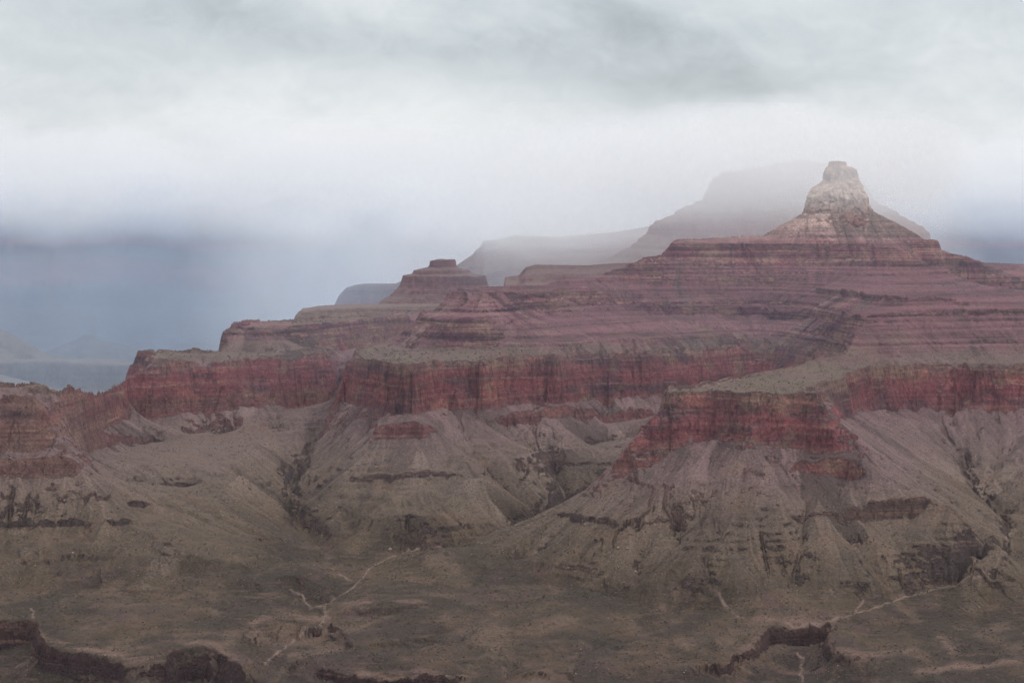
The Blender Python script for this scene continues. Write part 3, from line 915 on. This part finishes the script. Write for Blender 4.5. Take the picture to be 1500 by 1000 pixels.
def stacked(name, rows, left, right, D, mat, seed, ratio=.6, wob=10, cell=(3.2, 6), ledges=(9, 18)):
    """an isolated butte: oval outlines one above the other, read off both flanks of its skyline"""
    zs = [zD(r, D) for r in rows]
    cs = [((l + r) / 2 - 750) / FPX * D for l, r in zip(left, right)]
    ws = [(r - l) / 2 / FPX * D for l, r in zip(left, right)]
    xs = np.arange(cs[-1] - ws[-1] * 1.05, cs[-1] + ws[-1] * 1.05, cell[0]); yv = np.arange(D - ws[-1] * ratio * 1.2, D + ws[-1] * ratio * 1.2, cell[1])
    X, Y = np.meshgrid(xs, yv)
    amp = np.clip(np.hypot(X - cs[0], Y - D) / 120, .15, 1)
    px = X + wob * amp * (fbm(X, Y, 110, 4, seed, .55) + .35 * fbm(X, Y, 30, 3, seed + 1)); py = Y + wob * 2.2 * amp * (fbm(X, Y, 120, 4, seed + 2, .55) + .4 * fbm(X, Y, 34, 3, seed + 3))
    zz = np.full(X.shape, zs[-1] - 60.0); done = np.zeros(X.shape, bool); qp = None
    for k, (z, c, w) in enumerate(zip(zs, cs, ws)):
        q = (np.abs((px - c) / w) ** 2.4 + np.abs((py - D) / (w * ratio)) ** 2.4) ** (1 / 2.4)
        new = (q <= 1) & ~done
        if qp is None: zz[new] = z + 2.0 * (1 - q[new])
        else:
            f = (qp - 1) / np.maximum((qp - 1) + (1 - q), 1e-6)
            zz[new] = (zs[k - 1] + (z - zs[k - 1]) * f)[new]
        done |= new; qp = q
    zz = zz + 4 * fbm(X, Y, 36, 4, seed + 4)
    zz = zz + .8 * (stair(zz, seed, *ledges, -1200, 200, .9) - zz)
    o = grid_mesh(name, X, Y, zz, mat); o['kind'] = 'structure'
    return o


RED = [(-1100, (.065, .055, .043)), (-900, (.068, .057, .046)), (-700, (.085, .07, .058)), (-640, (.115, .05, .042)), (-520, (.12, .05, .042)), (-500, (.095, .072, .056)),
       (-440, (.09, .044, .042)), (-380, (.105, .052, .047)), (-330, (.085, .04, .039)), (-280, (.10, .047, .043)), (-220, (.12, .054, .047)), (-170, (.15, .09, .072)), (-135, (.21, .165, .135)),
       (40, (.23, .19, .16))]
M_RED = mat_far("red bedded rock", RED, -1100, 60)
M_GREEN = mat_far("grey green hillside", [(-1100, (.075, .073, .052)), (-700, (.09, .083, .062)), (-520, (.1, .07, .058)), (60, (.1, .07, .058))], -1100, 60)

STEP = [(0, 0), (22, 6), (40, 50), (75, 62), (130, 150), (160, 160), (260, 320), (330, 340), (520, 760), (600, 1300)]
BUTTE = [(0, 0), (16, 8), (26, 30), (44, 38), (60, 66), (80, 74), (110, 130), (128, 138), (200, 270), (320, 520), (420, 900)]

stacked("stepped_butte", [380, 382, 389, 391, 395, 401, 403, 418, 431, 441, 462, 500], [640, 630, 629, 626, 607, 603, 592, 587, 573, 557, 545, 510],
        [666, 667, 668, 671, 686, 694, 711, 715, 738, 760, 800, 850], 8230, M_RED, 71, .55, 12, (1.6, 3.5), (6, 13))
ridge("mesa", [(425, 500, 7960), (431, 468, 7965), (434, 461, 7970), (443, 453, 7980), (466, 449, 8000), (500, 447, 8030), (550, 446, 8080), (640, 444, 8100), (700, 446, 8100)],
      -900, M_RED, 700, [(0, 0), (2, 120), (34, 134), (60, 190), (80, 196), (200, 400), (400, 800)], 72, 1.5, 60, 6, 12, (9, 17), 3)
ridge("mesa", [(484, 470, 9500), (490, 446, 9500), (496, 433, 9500), (507, 421, 9500), (520, 417, 9500), (534, 415, 9500), (580, 415, 9500), (588, 411, 9500), (594, 409, 9500),
                    (640, 407, 9500), (700, 420, 9500)], -900, M_RED, 900, [(0, 0), (8, 40), (100, 70), (240, 320), (420, 800)], 73, 2, 300, 8, 18, (12, 24), 4)
ridge("mesa", [(655, 420, 9900), (664, 396, 9900), (671, 387, 9900), (692, 373, 9900), (697, 366, 9900), (703, 362, 9900), (708, 353, 9900), (733, 350, 9900), (753, 345, 9900),
                     (817, 347, 9900), (867, 343, 9900), (900, 340, 9900), (960, 330, 9900), (1060, 320, 9900), (1150, 330, 9900)], -900, M_RED, 1000, STEP, 74, 2, 400, 8, 18, (12, 26), 5)
ridge("terraced_bench", [(728, 450, 7900), (738, 418, 7900), (740, 404, 7900), (760, 402, 7900), (764, 397, 7900), (770, 390, 7900), (784, 386, 7900), (860, 387, 7900), (900, 384, 7900),
                         (960, 382, 7900)], -900, M_RED, 800, [(0, 0), (14, 8), (30, 60), (48, 70), (90, 160), (240, 500), (400, 800)], 75, 1.5, 300, 7, 14, (9, 18), 3)
stacked("temple_butte", [234, 239, 247, 250, 260, 272, 281, 293, 305, 324, 330, 341, 355, 367, 383, 399, 411, 440, 480],
        [1165, 1133, 1093, 1060, 1047, 1039, 1034, 1029, 997, 960, 953, 949, 932, 910, 883, 860, 840, 790, 730],
        [1185, 1217, 1245, 1250, 1260, 1268, 1273, 1280, 1302, 1335, 1348, 1360, 1362, 1385, 1405, 1440, 1460, 1500, 1550], 9000, M_RED, 76, .5, 14, (3.2, 6), (12, 26))

# far canyon side, under the cloud and behind the rain
M_FAR = mat_far("far canyon beds", [(-1100, (.055, .05, .04)), (-760, (.07, .06, .05)), (-700, (.10, .08, .065)), (-690, (.12, .055, .047)), (-560, (.125, .058, .05)), (-545, (.07, .06, .048)),
                                    (-470, (.06, .045, .042)), (-462, (.13, .055, .048)), (-430, (.13, .055, .048)), (-422, (.06, .04, .038)), (-340, (.07, .042, .04)), (-330, (.11, .065, .057)),
                                    (-290, (.12, .07, .06)), (-270, (.2, .15, .12)), (60, (.26, .21, .17))], -1100, 60, .25, (.06, .055, .045))
fw = [(x, 302 + 9 * math.sin(x * .011) + 7 * math.sin(x * .037 + 1), 14500 + 420 * math.sin(x * .013) + 260 * math.sin(x * .031 + 2)) for x in range(-200, 1721, 20)]
ridge("canyon_wall", fw, -1080, M_FAR, 2600, [(0, 0), (110, 60), (190, 230), (230, 240), (330, 470), (370, 480), (430, 620), (560, 660), (700, 1050), (790, 1900), (800, 2600)],
      77, 5, 300, 22, 60, (20, 44), 10)
ridge("plateau", [(-200, 528, 10900), (0, 527, 10900), (60, 526, 10900), (130, 527, 10900), (180, 531, 10900), (260, 530, 10800), (330, 520, 10900), (420, 515, 10900)], -1080, M_RED, 900,
      [(0, 0), (6, 60), (120, 95), (220, 300), (330, 900)], 78, 3, 900, 10, 26, None, 4)
ridge("hill", [(-200, 450, 11900), (-60, 462, 11900), (0, 482, 11800), (20, 491, 11700), (45, 505, 11600), (70, 519, 11500), (110, 525, 11400), (190, 527, 11300)], -1080, M_GREEN, 700,
      [(0, 0), (60, 100), (80, 110), (150, 330), (240, 700)], 79, 3, 500, 14, 34, (14, 30), 14)
ridge("hill", [(40, 524, 12300), (75, 512, 12300), (95, 503, 12300), (112, 497, 12300), (122, 490, 12300), (134, 490, 12300), (150, 499, 12300), (180, 503, 12300), (205, 513, 12300), (240, 520, 12300), (280, 524, 12300)],
      -1080, M_GREEN, 700, [(0, 0), (50, 90), (66, 100), (130, 330), (240, 700)], 80, 3, 500, 14, 34, (14, 30), 14)
ridge("hill", [(-200, 520, 9300), (-60, 538, 9300), (0, 548, 9300), (40, 558, 9300), (80, 571, 9250), (110, 580, 9200)], -1080, M_GREEN, 600,
      [(0, 0), (150, 350), (240, 600)], 81, 3, 400, 12, 22, None, 8)


# ---------------------------------------------------------------- ground to the horizon
def plain():
    me = bpy.data.meshes.new("ground")
    r = 60000
    me.from_pydata([(-r, -4000, -1090), (r, -4000, -1090), (r, 60000, -1090), (-r, 60000, -1090)], [], [(0, 1, 2, 3)])
    b = NB("desert floor")
    me.materials.append(b.finish(b.mix(b.noise(400, 5), (.07, .055, .04), (.11, .085, .065)), .95, b.noise(30, 4), 2.0))
    o = bpy.data.objects.new("ground", me); COL.objects.link(o); o['kind'] = 'structure'


plain()


# ---------------------------------------------------------------- air: haze, cloud bank, rain
def volume_mat(name, color, density, aniso=0.0):
    m = bpy.data.materials.new(name); m.use_nodes = True
    n = m.node_tree.nodes; n.clear()
    out = n.new('ShaderNodeOutputMaterial'); v = n.new('ShaderNodeVolumePrincipled')
    v.inputs['Color'].default_value = (*color, 1); v.inputs['Density'].default_value = density
    v.inputs['Anisotropy'].default_value = aniso
    m.node_tree.links.new(v.outputs[0], out.inputs['Volume'])
    return m


def closed_box(name, lo, hi, mat):
    (x0, y0, z0), (x1, y1, z1) = lo, hi
    me = bpy.data.meshes.new(name)
    me.from_pydata([(x0, y0, z0), (x1, y0, z0), (x1, y1, z0), (x0, y1, z0), (x0, y0, z1), (x1, y0, z1), (x1, y1, z1), (x0, y1, z1)], [],
                   [(0, 3, 2, 1), (4, 5, 6, 7), (0, 1, 5, 4), (1, 2, 6, 5), (2, 3, 7, 6), (3, 0, 4, 7)])
    me.materials.append(mat)
    o = bpy.data.objects.new(name, me); COL.objects.link(o); o['kind'] = 'stuff'
    return o


closed_box("haze", (-61000, -4100, -1092), (61000, 61000, 75), volume_mat("pale air", (.74, .74, 1.0), 3e-6, .3))


def cloud_lens(name, x0, x1, xt, rows, yc, thick, mat, seed, rag=14, nx=130, nr=70, prof=None):
    """closed lens of vapour. Its thickness grows smoothly from nothing along the lower edge (rows[0] to rows[1], survey rows),
    stays full to rows[2] and thins away again to rows[3]; xt: how far it tapers at both sides"""
    c = np.linspace(x0, x1, nx); r = np.linspace(rows[0] + 2 * rag, rows[3], nr)
    Cc, Rr = np.meshgrid(c, r)
    w = fbm(Cc, Rr * 1.6, 150, 4, seed, .55) * rag
    f = smooth(rows[0], rows[1], Rr + w) * (1 - smooth(-rows[2], -rows[3], -Rr - 3.5 * w)) * smooth(x0, x0 + xt[0], Cc + 2 * w) * (1 - smooth(x1 - xt[1], x1, Cc + 2 * w))
    if prof:
        f = f * np.interp(c, [p[0] for p in prof], [p[1] for p in prof])[None, :]
    th = 2 + thick * f * (1 + .25 * fbm(Cc, Rr, 110, 3, seed + 3))
    u = (Cc - 750) / FPX; t = -(Rr - HOR) / FPX
    k = nx * nr; v = []
    for s in (-.5, .5):
        Y = yc + s * th
        v.append(np.stack([u * Y, Y, t * Y], -1).reshape(-1, 3))
    v = [tuple(p) for p in np.concatenate(v)]
    fc = []
    for i in range(nr - 1):
        for j in range(nx - 1):
            a = i * nx + j
            fc.append((a, a + 1, a + nx + 1, a + nx)); fc.append((k + a, k + a + nx, k + a + nx + 1, k + a + 1))
    rim = [j for j in range(nx)] + [i * nx + nx - 1 for i in range(1, nr)] + [(nr - 1) * nx + j for j in range(nx - 2, -1, -1)] + [i * nx for i in range(nr - 2, 0, -1)]
    for p, q in zip(rim, rim[1:] + rim[:1]):
        fc.append((q, p, k + p, k + q))
    me = bpy.data.meshes.new(name); me.from_pydata(v, [], fc)
    me.polygons.foreach_set('use_smooth', np.ones(len(fc), bool))
    me.materials.append(mat)
    o = bpy.data.objects.new(name, me); COL.objects.link(o); o['kind'] = 'stuff'
    return o


M_CLOUD = volume_mat("cloud vapour", (.89, .915, .945), 1.5e-3, .6)
cloud_lens("cloud", 830, 1440, (210, 150), (348, 238, 212, 130), 8200, 1250, volume_mat("thick cloud vapour", (.89, .915, .945), 1.25e-3, .6), 3)
cloud_lens("cloud", 640, 1460, (140, 120), (455, 350, 225, 150), 8120, 340, M_CLOUD, 13)    # even mist over the land behind the summit          # round the temple
cloud_lens("cloud", 1020, 1420, (150, 120), (330, 250, 215, 150), 7020, 380, M_CLOUD, 4)           # thin veil before the spire
cloud_lens("cloud", 560, 1150, (160, 160), (385, 335, 270, 160), 9430, 700, M_CLOUD, 5)            # before the misty mesa
cloud_lens("cloud", -420, 1950, (60, 60), (362, 312, 262, 150), 12900, 1900, M_CLOUD, 6, 16, 220)  # along the far side


# rain falling out of the cloud: thick on the far side of the canyon, thin over the massif
M_RAIN_SHADE = volume_mat("rain tinted as shaded", (.43, .57, .74), 5.0e-4, .3)  # shade under the thick cloud is put into this darker scattering colour
M_RAIN_LIT = volume_mat("rain tinted as lit", (.83, .88, .93), 5.0e-4, .3)  # same rain with its brightness painted in: paler colour, no extra light
cloud_lens("rain", -420, 1950, (40, 40), (720, 600, 350, 255), 12300, 2600, M_RAIN_SHADE, 7, 16, 200, 70, [(-420, .42), (250, .42), (400, .36), (600, .2), (800, .2), (1300, .45), (2000, .45)])
cloud_lens("rain", 240, 1150, (300, 330), (680, 560, 340, 250), 10750, 2300, M_RAIN_LIT, 17, 16, 160, 70)
cloud_lens("rain", -420, 900, (40, 240), (720, 600, 430, 270), 8750, 1000, M_RAIN_SHADE, 8, 16, 120, 60, [(-420, .7), (200, .8), (450, 1), (620, .6), (900, .2)])
cloud_lens("rain", -420, 1950, (40, 40), (790, 610, 400, 210), 5150, 900, volume_mat("thin rain", (.70, .72, 1.0), 1.8e-5, .2), 9, 16, 120, 60)
cloud_lens("rain", -420, 1950, (40, 40), (640, 500, 330, 205), 6900, 1900, volume_mat("thin rain", (.70, .74, 1.0), 4.0e-5, .2), 10, 16, 120, 60)


# ---------------------------------------------------------------- the spire on its scree cone
def spire():
    left = [(237, 1214), (243.5, 1213), (245, 1210), (250, 1208), (263, 1208), (271, 1198), (279, 1188), (288, 1182.5), (298, 1182), (306, 1179), (312, 1177), (330, 1166)]
    right = [(237, 1238), (243.5, 1239), (244.5, 1247), (249, 1254), (257, 1256), (268, 1260), (276, 1264), (289, 1269), (300, 1273), (306, 1276), (312, 1279), (330, 1290)]
    D = 7505.0
    nh, na = 170, 420
    rows = np.linspace(237, 330, nh)
    l = np.interp(rows, [p[0] for p in left], [p[1] for p in left]); r = np.interp(rows, [p[0] for p in right], [p[1] for p in right])
    zz = -(rows - HOR) / FPX * D
    cx = ((l + r) / 2 - 750) / FPX * D; hw = (r - l) / 2 / FPX * D
    th = np.linspace(0, 2 * math.pi, na, endpoint=False)
    H, A = np.meshgrid(np.arange(nh), th, indexing='ij')
    c, s = np.cos(th), np.sin(th)
    se = (np.abs(c) ** 3 + np.abs(s) ** 3) ** (-1 / 3)                # squarish plan
    R = hw[:, None] * se[None, :]
    z2 = np.repeat(zz[:, None], na, 1)
    px, py = c[None, :] * R, s[None, :] * R
    arc = A * 55
    blocks = np.round(fbm(arc, z2 * .8, 26, 3, 91) * 5) / 5 * 8 - 9 * np.exp(-(fbm(arc, z2 * .25, 22, 3, 96) / .05) ** 2)
    fine = fbm(arc, z2 * .45, 9, 3, 92) * 4.4 + fbm(arc * .3, z2, 7, 3, 93) * 3.4
    wide = fbm(np.cos(th)[None, :] * 60 + z2 * 0, np.sin(th)[None, :] * 60 + z2 * .7, 45, 3, 94) * 4
    taper = np.clip(hw[:, None] / 60, .3, 1)
    d = 1 + (blocks + fine + wide) * taper / np.maximum(R, 20)
    d[:, 0] = d[:, 0]
    X = cx[:, None] + px * d; Y = D + py * d * .6
    z2 = z2 + 2.0 * fbm(arc, z2, 15, 2, 95) * smooth(0, 6, H)
    co = np.stack([X, Y, z2], -1).reshape(-1, 3)
    f = []
    for i in range(nh - 1):
        for j in range(na):
            k = (j + 1) % na
            f.append((i * na + j, (i + 1) * na + j, (i + 1) * na + k, i * na + k))
    v = [tuple(p) for p in co]
    top = len(v); v.append((cx[0], D, zz[0] + 3))
    f += [(top, j, (j + 1) % na) for j in range(na)]
    me = bpy.data.meshes.new("rock_spire"); me.from_pydata(v, [], f)
    me.polygons.foreach_set('use_smooth', np.ones(len(f), bool))
    b = NB("pale spire rock")
    g, patch, hgt, bed, bed2 = rock_detail(b)
    col = b.ramp(b.z, [(-160, (.16, .085, .07)), (-125, (.21, .14, .115)), (-100, (.36, .29, .235)), (-60, (.36, .285, .23)), (0, (.33, .25, .205)), (30, (.29, .215, .175))], -170, 40)
    col = b.mix(b.ss(b.noise(28, 4, .6), .5, .66, 0, .6), col, (.16, .09, .073))
    col = b.mix(b.ss(b.noise(40, 4, .6, (1, 1, 1), (4, 1, 1)), .52, .68, 0, .7), col, (.085, .08, .066))
    col = b.gain(col, b.ss(b.noise(9, 5, .7, (1, 1, .5)), .28, .72, .6, 1.4))
    me.materials.append(b.finish(col, .95, hgt, 1.6, 1.0))
    o = bpy.data.objects.new("rock_spire", me); COL.objects.link(o); o['kind'] = 'structure'
    return o


spire()


# ---------------------------------------------------------------- plants and stones
def leaf_mat(name, a, c):
    b = NB(name)
    return b.finish(b.mix(b.noise(1.3, 3), a, c), .95)


M_SCRUB = leaf_mat("grey green scrub", (.022, .019, .015), (.052, .043, .032))
M_STONE = leaf_mat("pale limestone block", (.13, .10, .085), (.25, .20, .17))
M_STONE_RED = leaf_mat("red sandstone block", (.10, .05, .045), (.17, .09, .075))
SL = slope
rg = np.random.RandomState(12)


def scatter(n, prob):
    """random ground points, weighted by prob on the survey grid (and by area)"""
    out_i, out_j = [], []
    need = n
    while need > 0:
        i = rg.randint(2, NU - 2, n * 3); j = rg.randint(2, NY - 2, n * 3)
        ok = rg.uniform(0, 1, n * 3) < prob[j, i] * YY[j, i] / Y1
        out_i.append(i[ok][:need]); out_j.append(j[ok][:need]); need -= min(need, int(ok.sum()))
    return np.concatenate(out_i), np.concatenate(out_j)


def lumps(name, n, prob, size, mat, squash, sink, seed):
    """many small lumps as one mesh: each a crumpled eight-sided body"""
    i, j = scatter(n, prob)
    r = np.random.RandomState(seed)
    s = size[0] * (size[1] / size[0]) ** r.uniform(0, 1, n) ** 2
    base = np.array([(1, 0, 0), (0, 1, 0), (-1, 0, 0), (0, -1, 0), (0, 0, 1), (0, 0, -1)], float)
    ca, sa = np.cos(r.uniform(0, 6.28, n)), np.sin(r.uniform(0, 6.28, n))
    V = base[None] * s[:, None, None] * .5 * r.uniform(.6, 1.35, (n, 6, 1))
    V[..., 2] *= squash
    vx = V[..., 0] * ca[:, None] - V[..., 1] * sa[:, None]; vy = V[..., 0] * sa[:, None] + V[..., 1] * ca[:, None]
    P = np.stack([vx + XX[j, i][:, None], vy + YY[j, i][:, None], V[..., 2] + Z[j, i][:, None] + (s * squash * .5 * (1 - sink))[:, None]], -1).reshape(-1, 3)
    tri = np.array([(0, 1, 4), (1, 2, 4), (2, 3, 4), (3, 0, 4), (1, 0, 5), (2, 1, 5), (3, 2, 5), (0, 3, 5)])
    T_ = (tri[None] + 6 * np.arange(n)[:, None, None]).reshape(-1, 3)
    me = bpy.data.meshes.new(name)
    me.vertices.add(len(P)); me.vertices.foreach_set('co', P.astype(np.float32).ravel())
    me.loops.add(T_.size); me.loops.foreach_set('vertex_index', T_.astype(np.int32).ravel())
    me.polygons.add(len(T_)); me.polygons.foreach_set('loop_start', np.arange(0, T_.size, 3, dtype=np.int32)); me.polygons.foreach_set('loop_total', np.full(len(T_), 3, np.int32))
    me.update(calc_edges=True)
    me.materials.append(mat)
    o = bpy.data.objects.new(name, me); COL.objects.link(o); o['kind'] = 'stuff'
    return o


clump = smooth(-.35, .3, fbm(XX, YY, 45, 3, 81)) * smooth(-.5, .2, fbm(XX, YY, 220, 2, 82))
gentle = 1 - smooth(.55, .85, SL)
p_scrub = (clump * .85 + .15) * gentle * (.35 + .65 * smooth(-700, -820, Z) + .5 * grass).clip(0, 1)
lumps("scrub", 60000, p_scrub, (1.4, 4.0), M_SCRUB, .75, .25, 1)
p_rub = smooth(.18, .45, SL) * gentle * (.25 + .75 * smooth(.2, 1.4, st2)) * (.3 + .7 * smooth(-900, -760, Z))
lumps("rubble", 26000, p_rub, (1.0, 3.6), M_STONE, .7, .35, 2)
p_red = smooth(-520, -480, Z) * gentle * smooth(.1, .4, SL)
lumps("rubble", 2600, smooth(-225, -205, Z) * smooth(.15, .5, SL) * (1 - smooth(.85, 1.1, SL)), (1.6, 5.0), M_STONE, .7, .35, 5)
lumps("rubble", 9000, p_red, (1.2, 3.8), M_STONE_RED, .7, .35, 3)


def shrub_mesh(k):
    """a juniper bush: short stem and a crown of many small leaf tufts"""
    r = random.Random(k); v, f = [], []
    for a in range(5):
        v.append((.12 * math.cos(a * 1.257), .12 * math.sin(a * 1.257), -.3)); v.append((.08 * math.cos(a * 1.257), .08 * math.sin(a * 1.257), .9))
    f += [(2 * a, 2 * ((a + 1) % 5), 2 * ((a + 1) % 5) + 1, 2 * a + 1) for a in range(5)]
    for t in range(70):
        th, ph = r.uniform(0, 6.283), math.acos(r.uniform(-.5, 1))
        q = r.uniform(.55, 1.0)
        c = Vector((1.5 * q * math.sin(ph) * math.cos(th), 1.5 * q * math.sin(ph) * math.sin(th), 1.45 + 1.2 * q * math.cos(ph)))
        n = len(v); s = r.uniform(.22, .5)
        for d in ((1, 0, 0), (0, 1, 0), (-1, 0, 0), (0, -1, 0), (0, 0, 1), (0, 0, -1)):
            w = c + Vector(d) * s * r.uniform(.6, 1.3); v.append(tuple(w))
        f += [(n, n + 1, n + 4), (n + 1, n + 2, n + 4), (n + 2, n + 3, n + 4), (n + 3, n, n + 4), (n + 1, n, n + 5), (n + 2, n + 1, n + 5), (n + 3, n + 2, n + 5), (n, n + 3, n + 5)]
    me = bpy.data.meshes.new("shrub"); me.from_pydata(v, [], f); me.materials.append(M_JUNIPER)
    return me


M_JUNIPER = leaf_mat("dark juniper", (.016, .020, .013), (.045, .048, .030))
SHRUBS = [shrub_mesh(k) for k in range(4)]


def plant(n, x0, x1, y0, y1, label, group, seed, smin=.8, smax=1.5):
    r = random.Random(seed); k = 0
    for t in range(n * 12):
        if k >= n: break
        x, y = r.uniform(x0, x1), r.uniform(y0, y1)
        X_, Y_, Z_ = ground_at(x, y)
        j = int((Y_ - Y0) / DY + .5); i = int((X_ / Y_ - U0) / DU + .5)
        if SL[j, i] > .5 or abs(zD(y, Y_) - Z_) > 6: continue
        o = bpy.data.objects.new("shrub", SHRUBS[r.randrange(4)]); COL.objects.link(o)
        s = r.uniform(smin, smax)
        o.location = (X_, Y_, Z_); o.scale = (s, s, s * r.uniform(.85, 1.2)); o.rotation_euler = (0, 0, r.uniform(0, 6.28))
        o['label'] = label; o['category'] = 'shrub'; o['group'] = group
        k += 1


plant(110, 520, 780, 504, 532, 'small dark juniper on the pale shelf above the middle red cliff', 'junipers on the middle shelf', 1)
plant(45, 330, 610, 455, 474, 'small dark juniper along the rim of the long flat mesa strip', 'junipers on the mesa strip', 2)
plant(50, 205, 480, 513, 530, 'small dark juniper on the left red promontory', 'junipers on the left promontory', 3)
plant(40, 1000, 1240, 525, 578, 'small dark juniper on the grassy neck of the front promontory', 'junipers on the front promontory', 4, .7, 1.2)


def boulder_mesh(k):
    import bmesh
    r = random.Random(k); bm = bmesh.new()
    bmesh.ops.create_icosphere(bm, subdivisions=3, radius=1.0)
    ax = [Vector((r.uniform(-1, 1), r.uniform(-1, 1), r.uniform(-1, 1))).normalized() for _ in range(11)]
    lim = [r.uniform(.62, .9) for _ in ax]
    for v in bm.verts:                      # flat broken faces
        for a, l in zip(ax, lim):
            d = v.co.dot(a)
            if d > l: v.co -= a * (d - l)
        v.co *= 1 + .04 * r.uniform(-1, 1)
    me = bpy.data.meshes.new("boulder"); bm.to_mesh(me); bm.free(); me.materials.append(M_STONE)
    return me


BOULDERS = [boulder_mesh(k) for k in range(4)]
for q, (x, y, s, label) in enumerate([(906, 804, 3.4, 'left one of two pale boulders under the left ledge of the promontory'),
                                      (919, 805, 3.4, 'right one of two pale boulders under the left ledge of the promontory'),
                                      (931, 837, 3.0, 'pale boulder alone at the foot of the front promontory scree'),
                                      (572, 805, 4.5, 'whitish block beside the dry wash below the middle spur'),
                                      (857, 769, 3.4, 'pale block at the left end of the dark ledge'),
                                      (107, 811, 3.0, 'pale boulder on the debris cone under the left ledge')]):
    X_, Y_, Z_ = ground_at(x, y)
    o = bpy.data.objects.new("boulder", BOULDERS[q % 4]); COL.objects.link(o)
    o.location = (X_, Y_, Z_ + .3 * s); o.scale = (s * 1.1, s * .9, s * .8); o.rotation_euler = (0, 0, q * 1.3)
    o['label'] = label; o['category'] = 'boulder'; o['group'] = 'pale boulders on the scree'
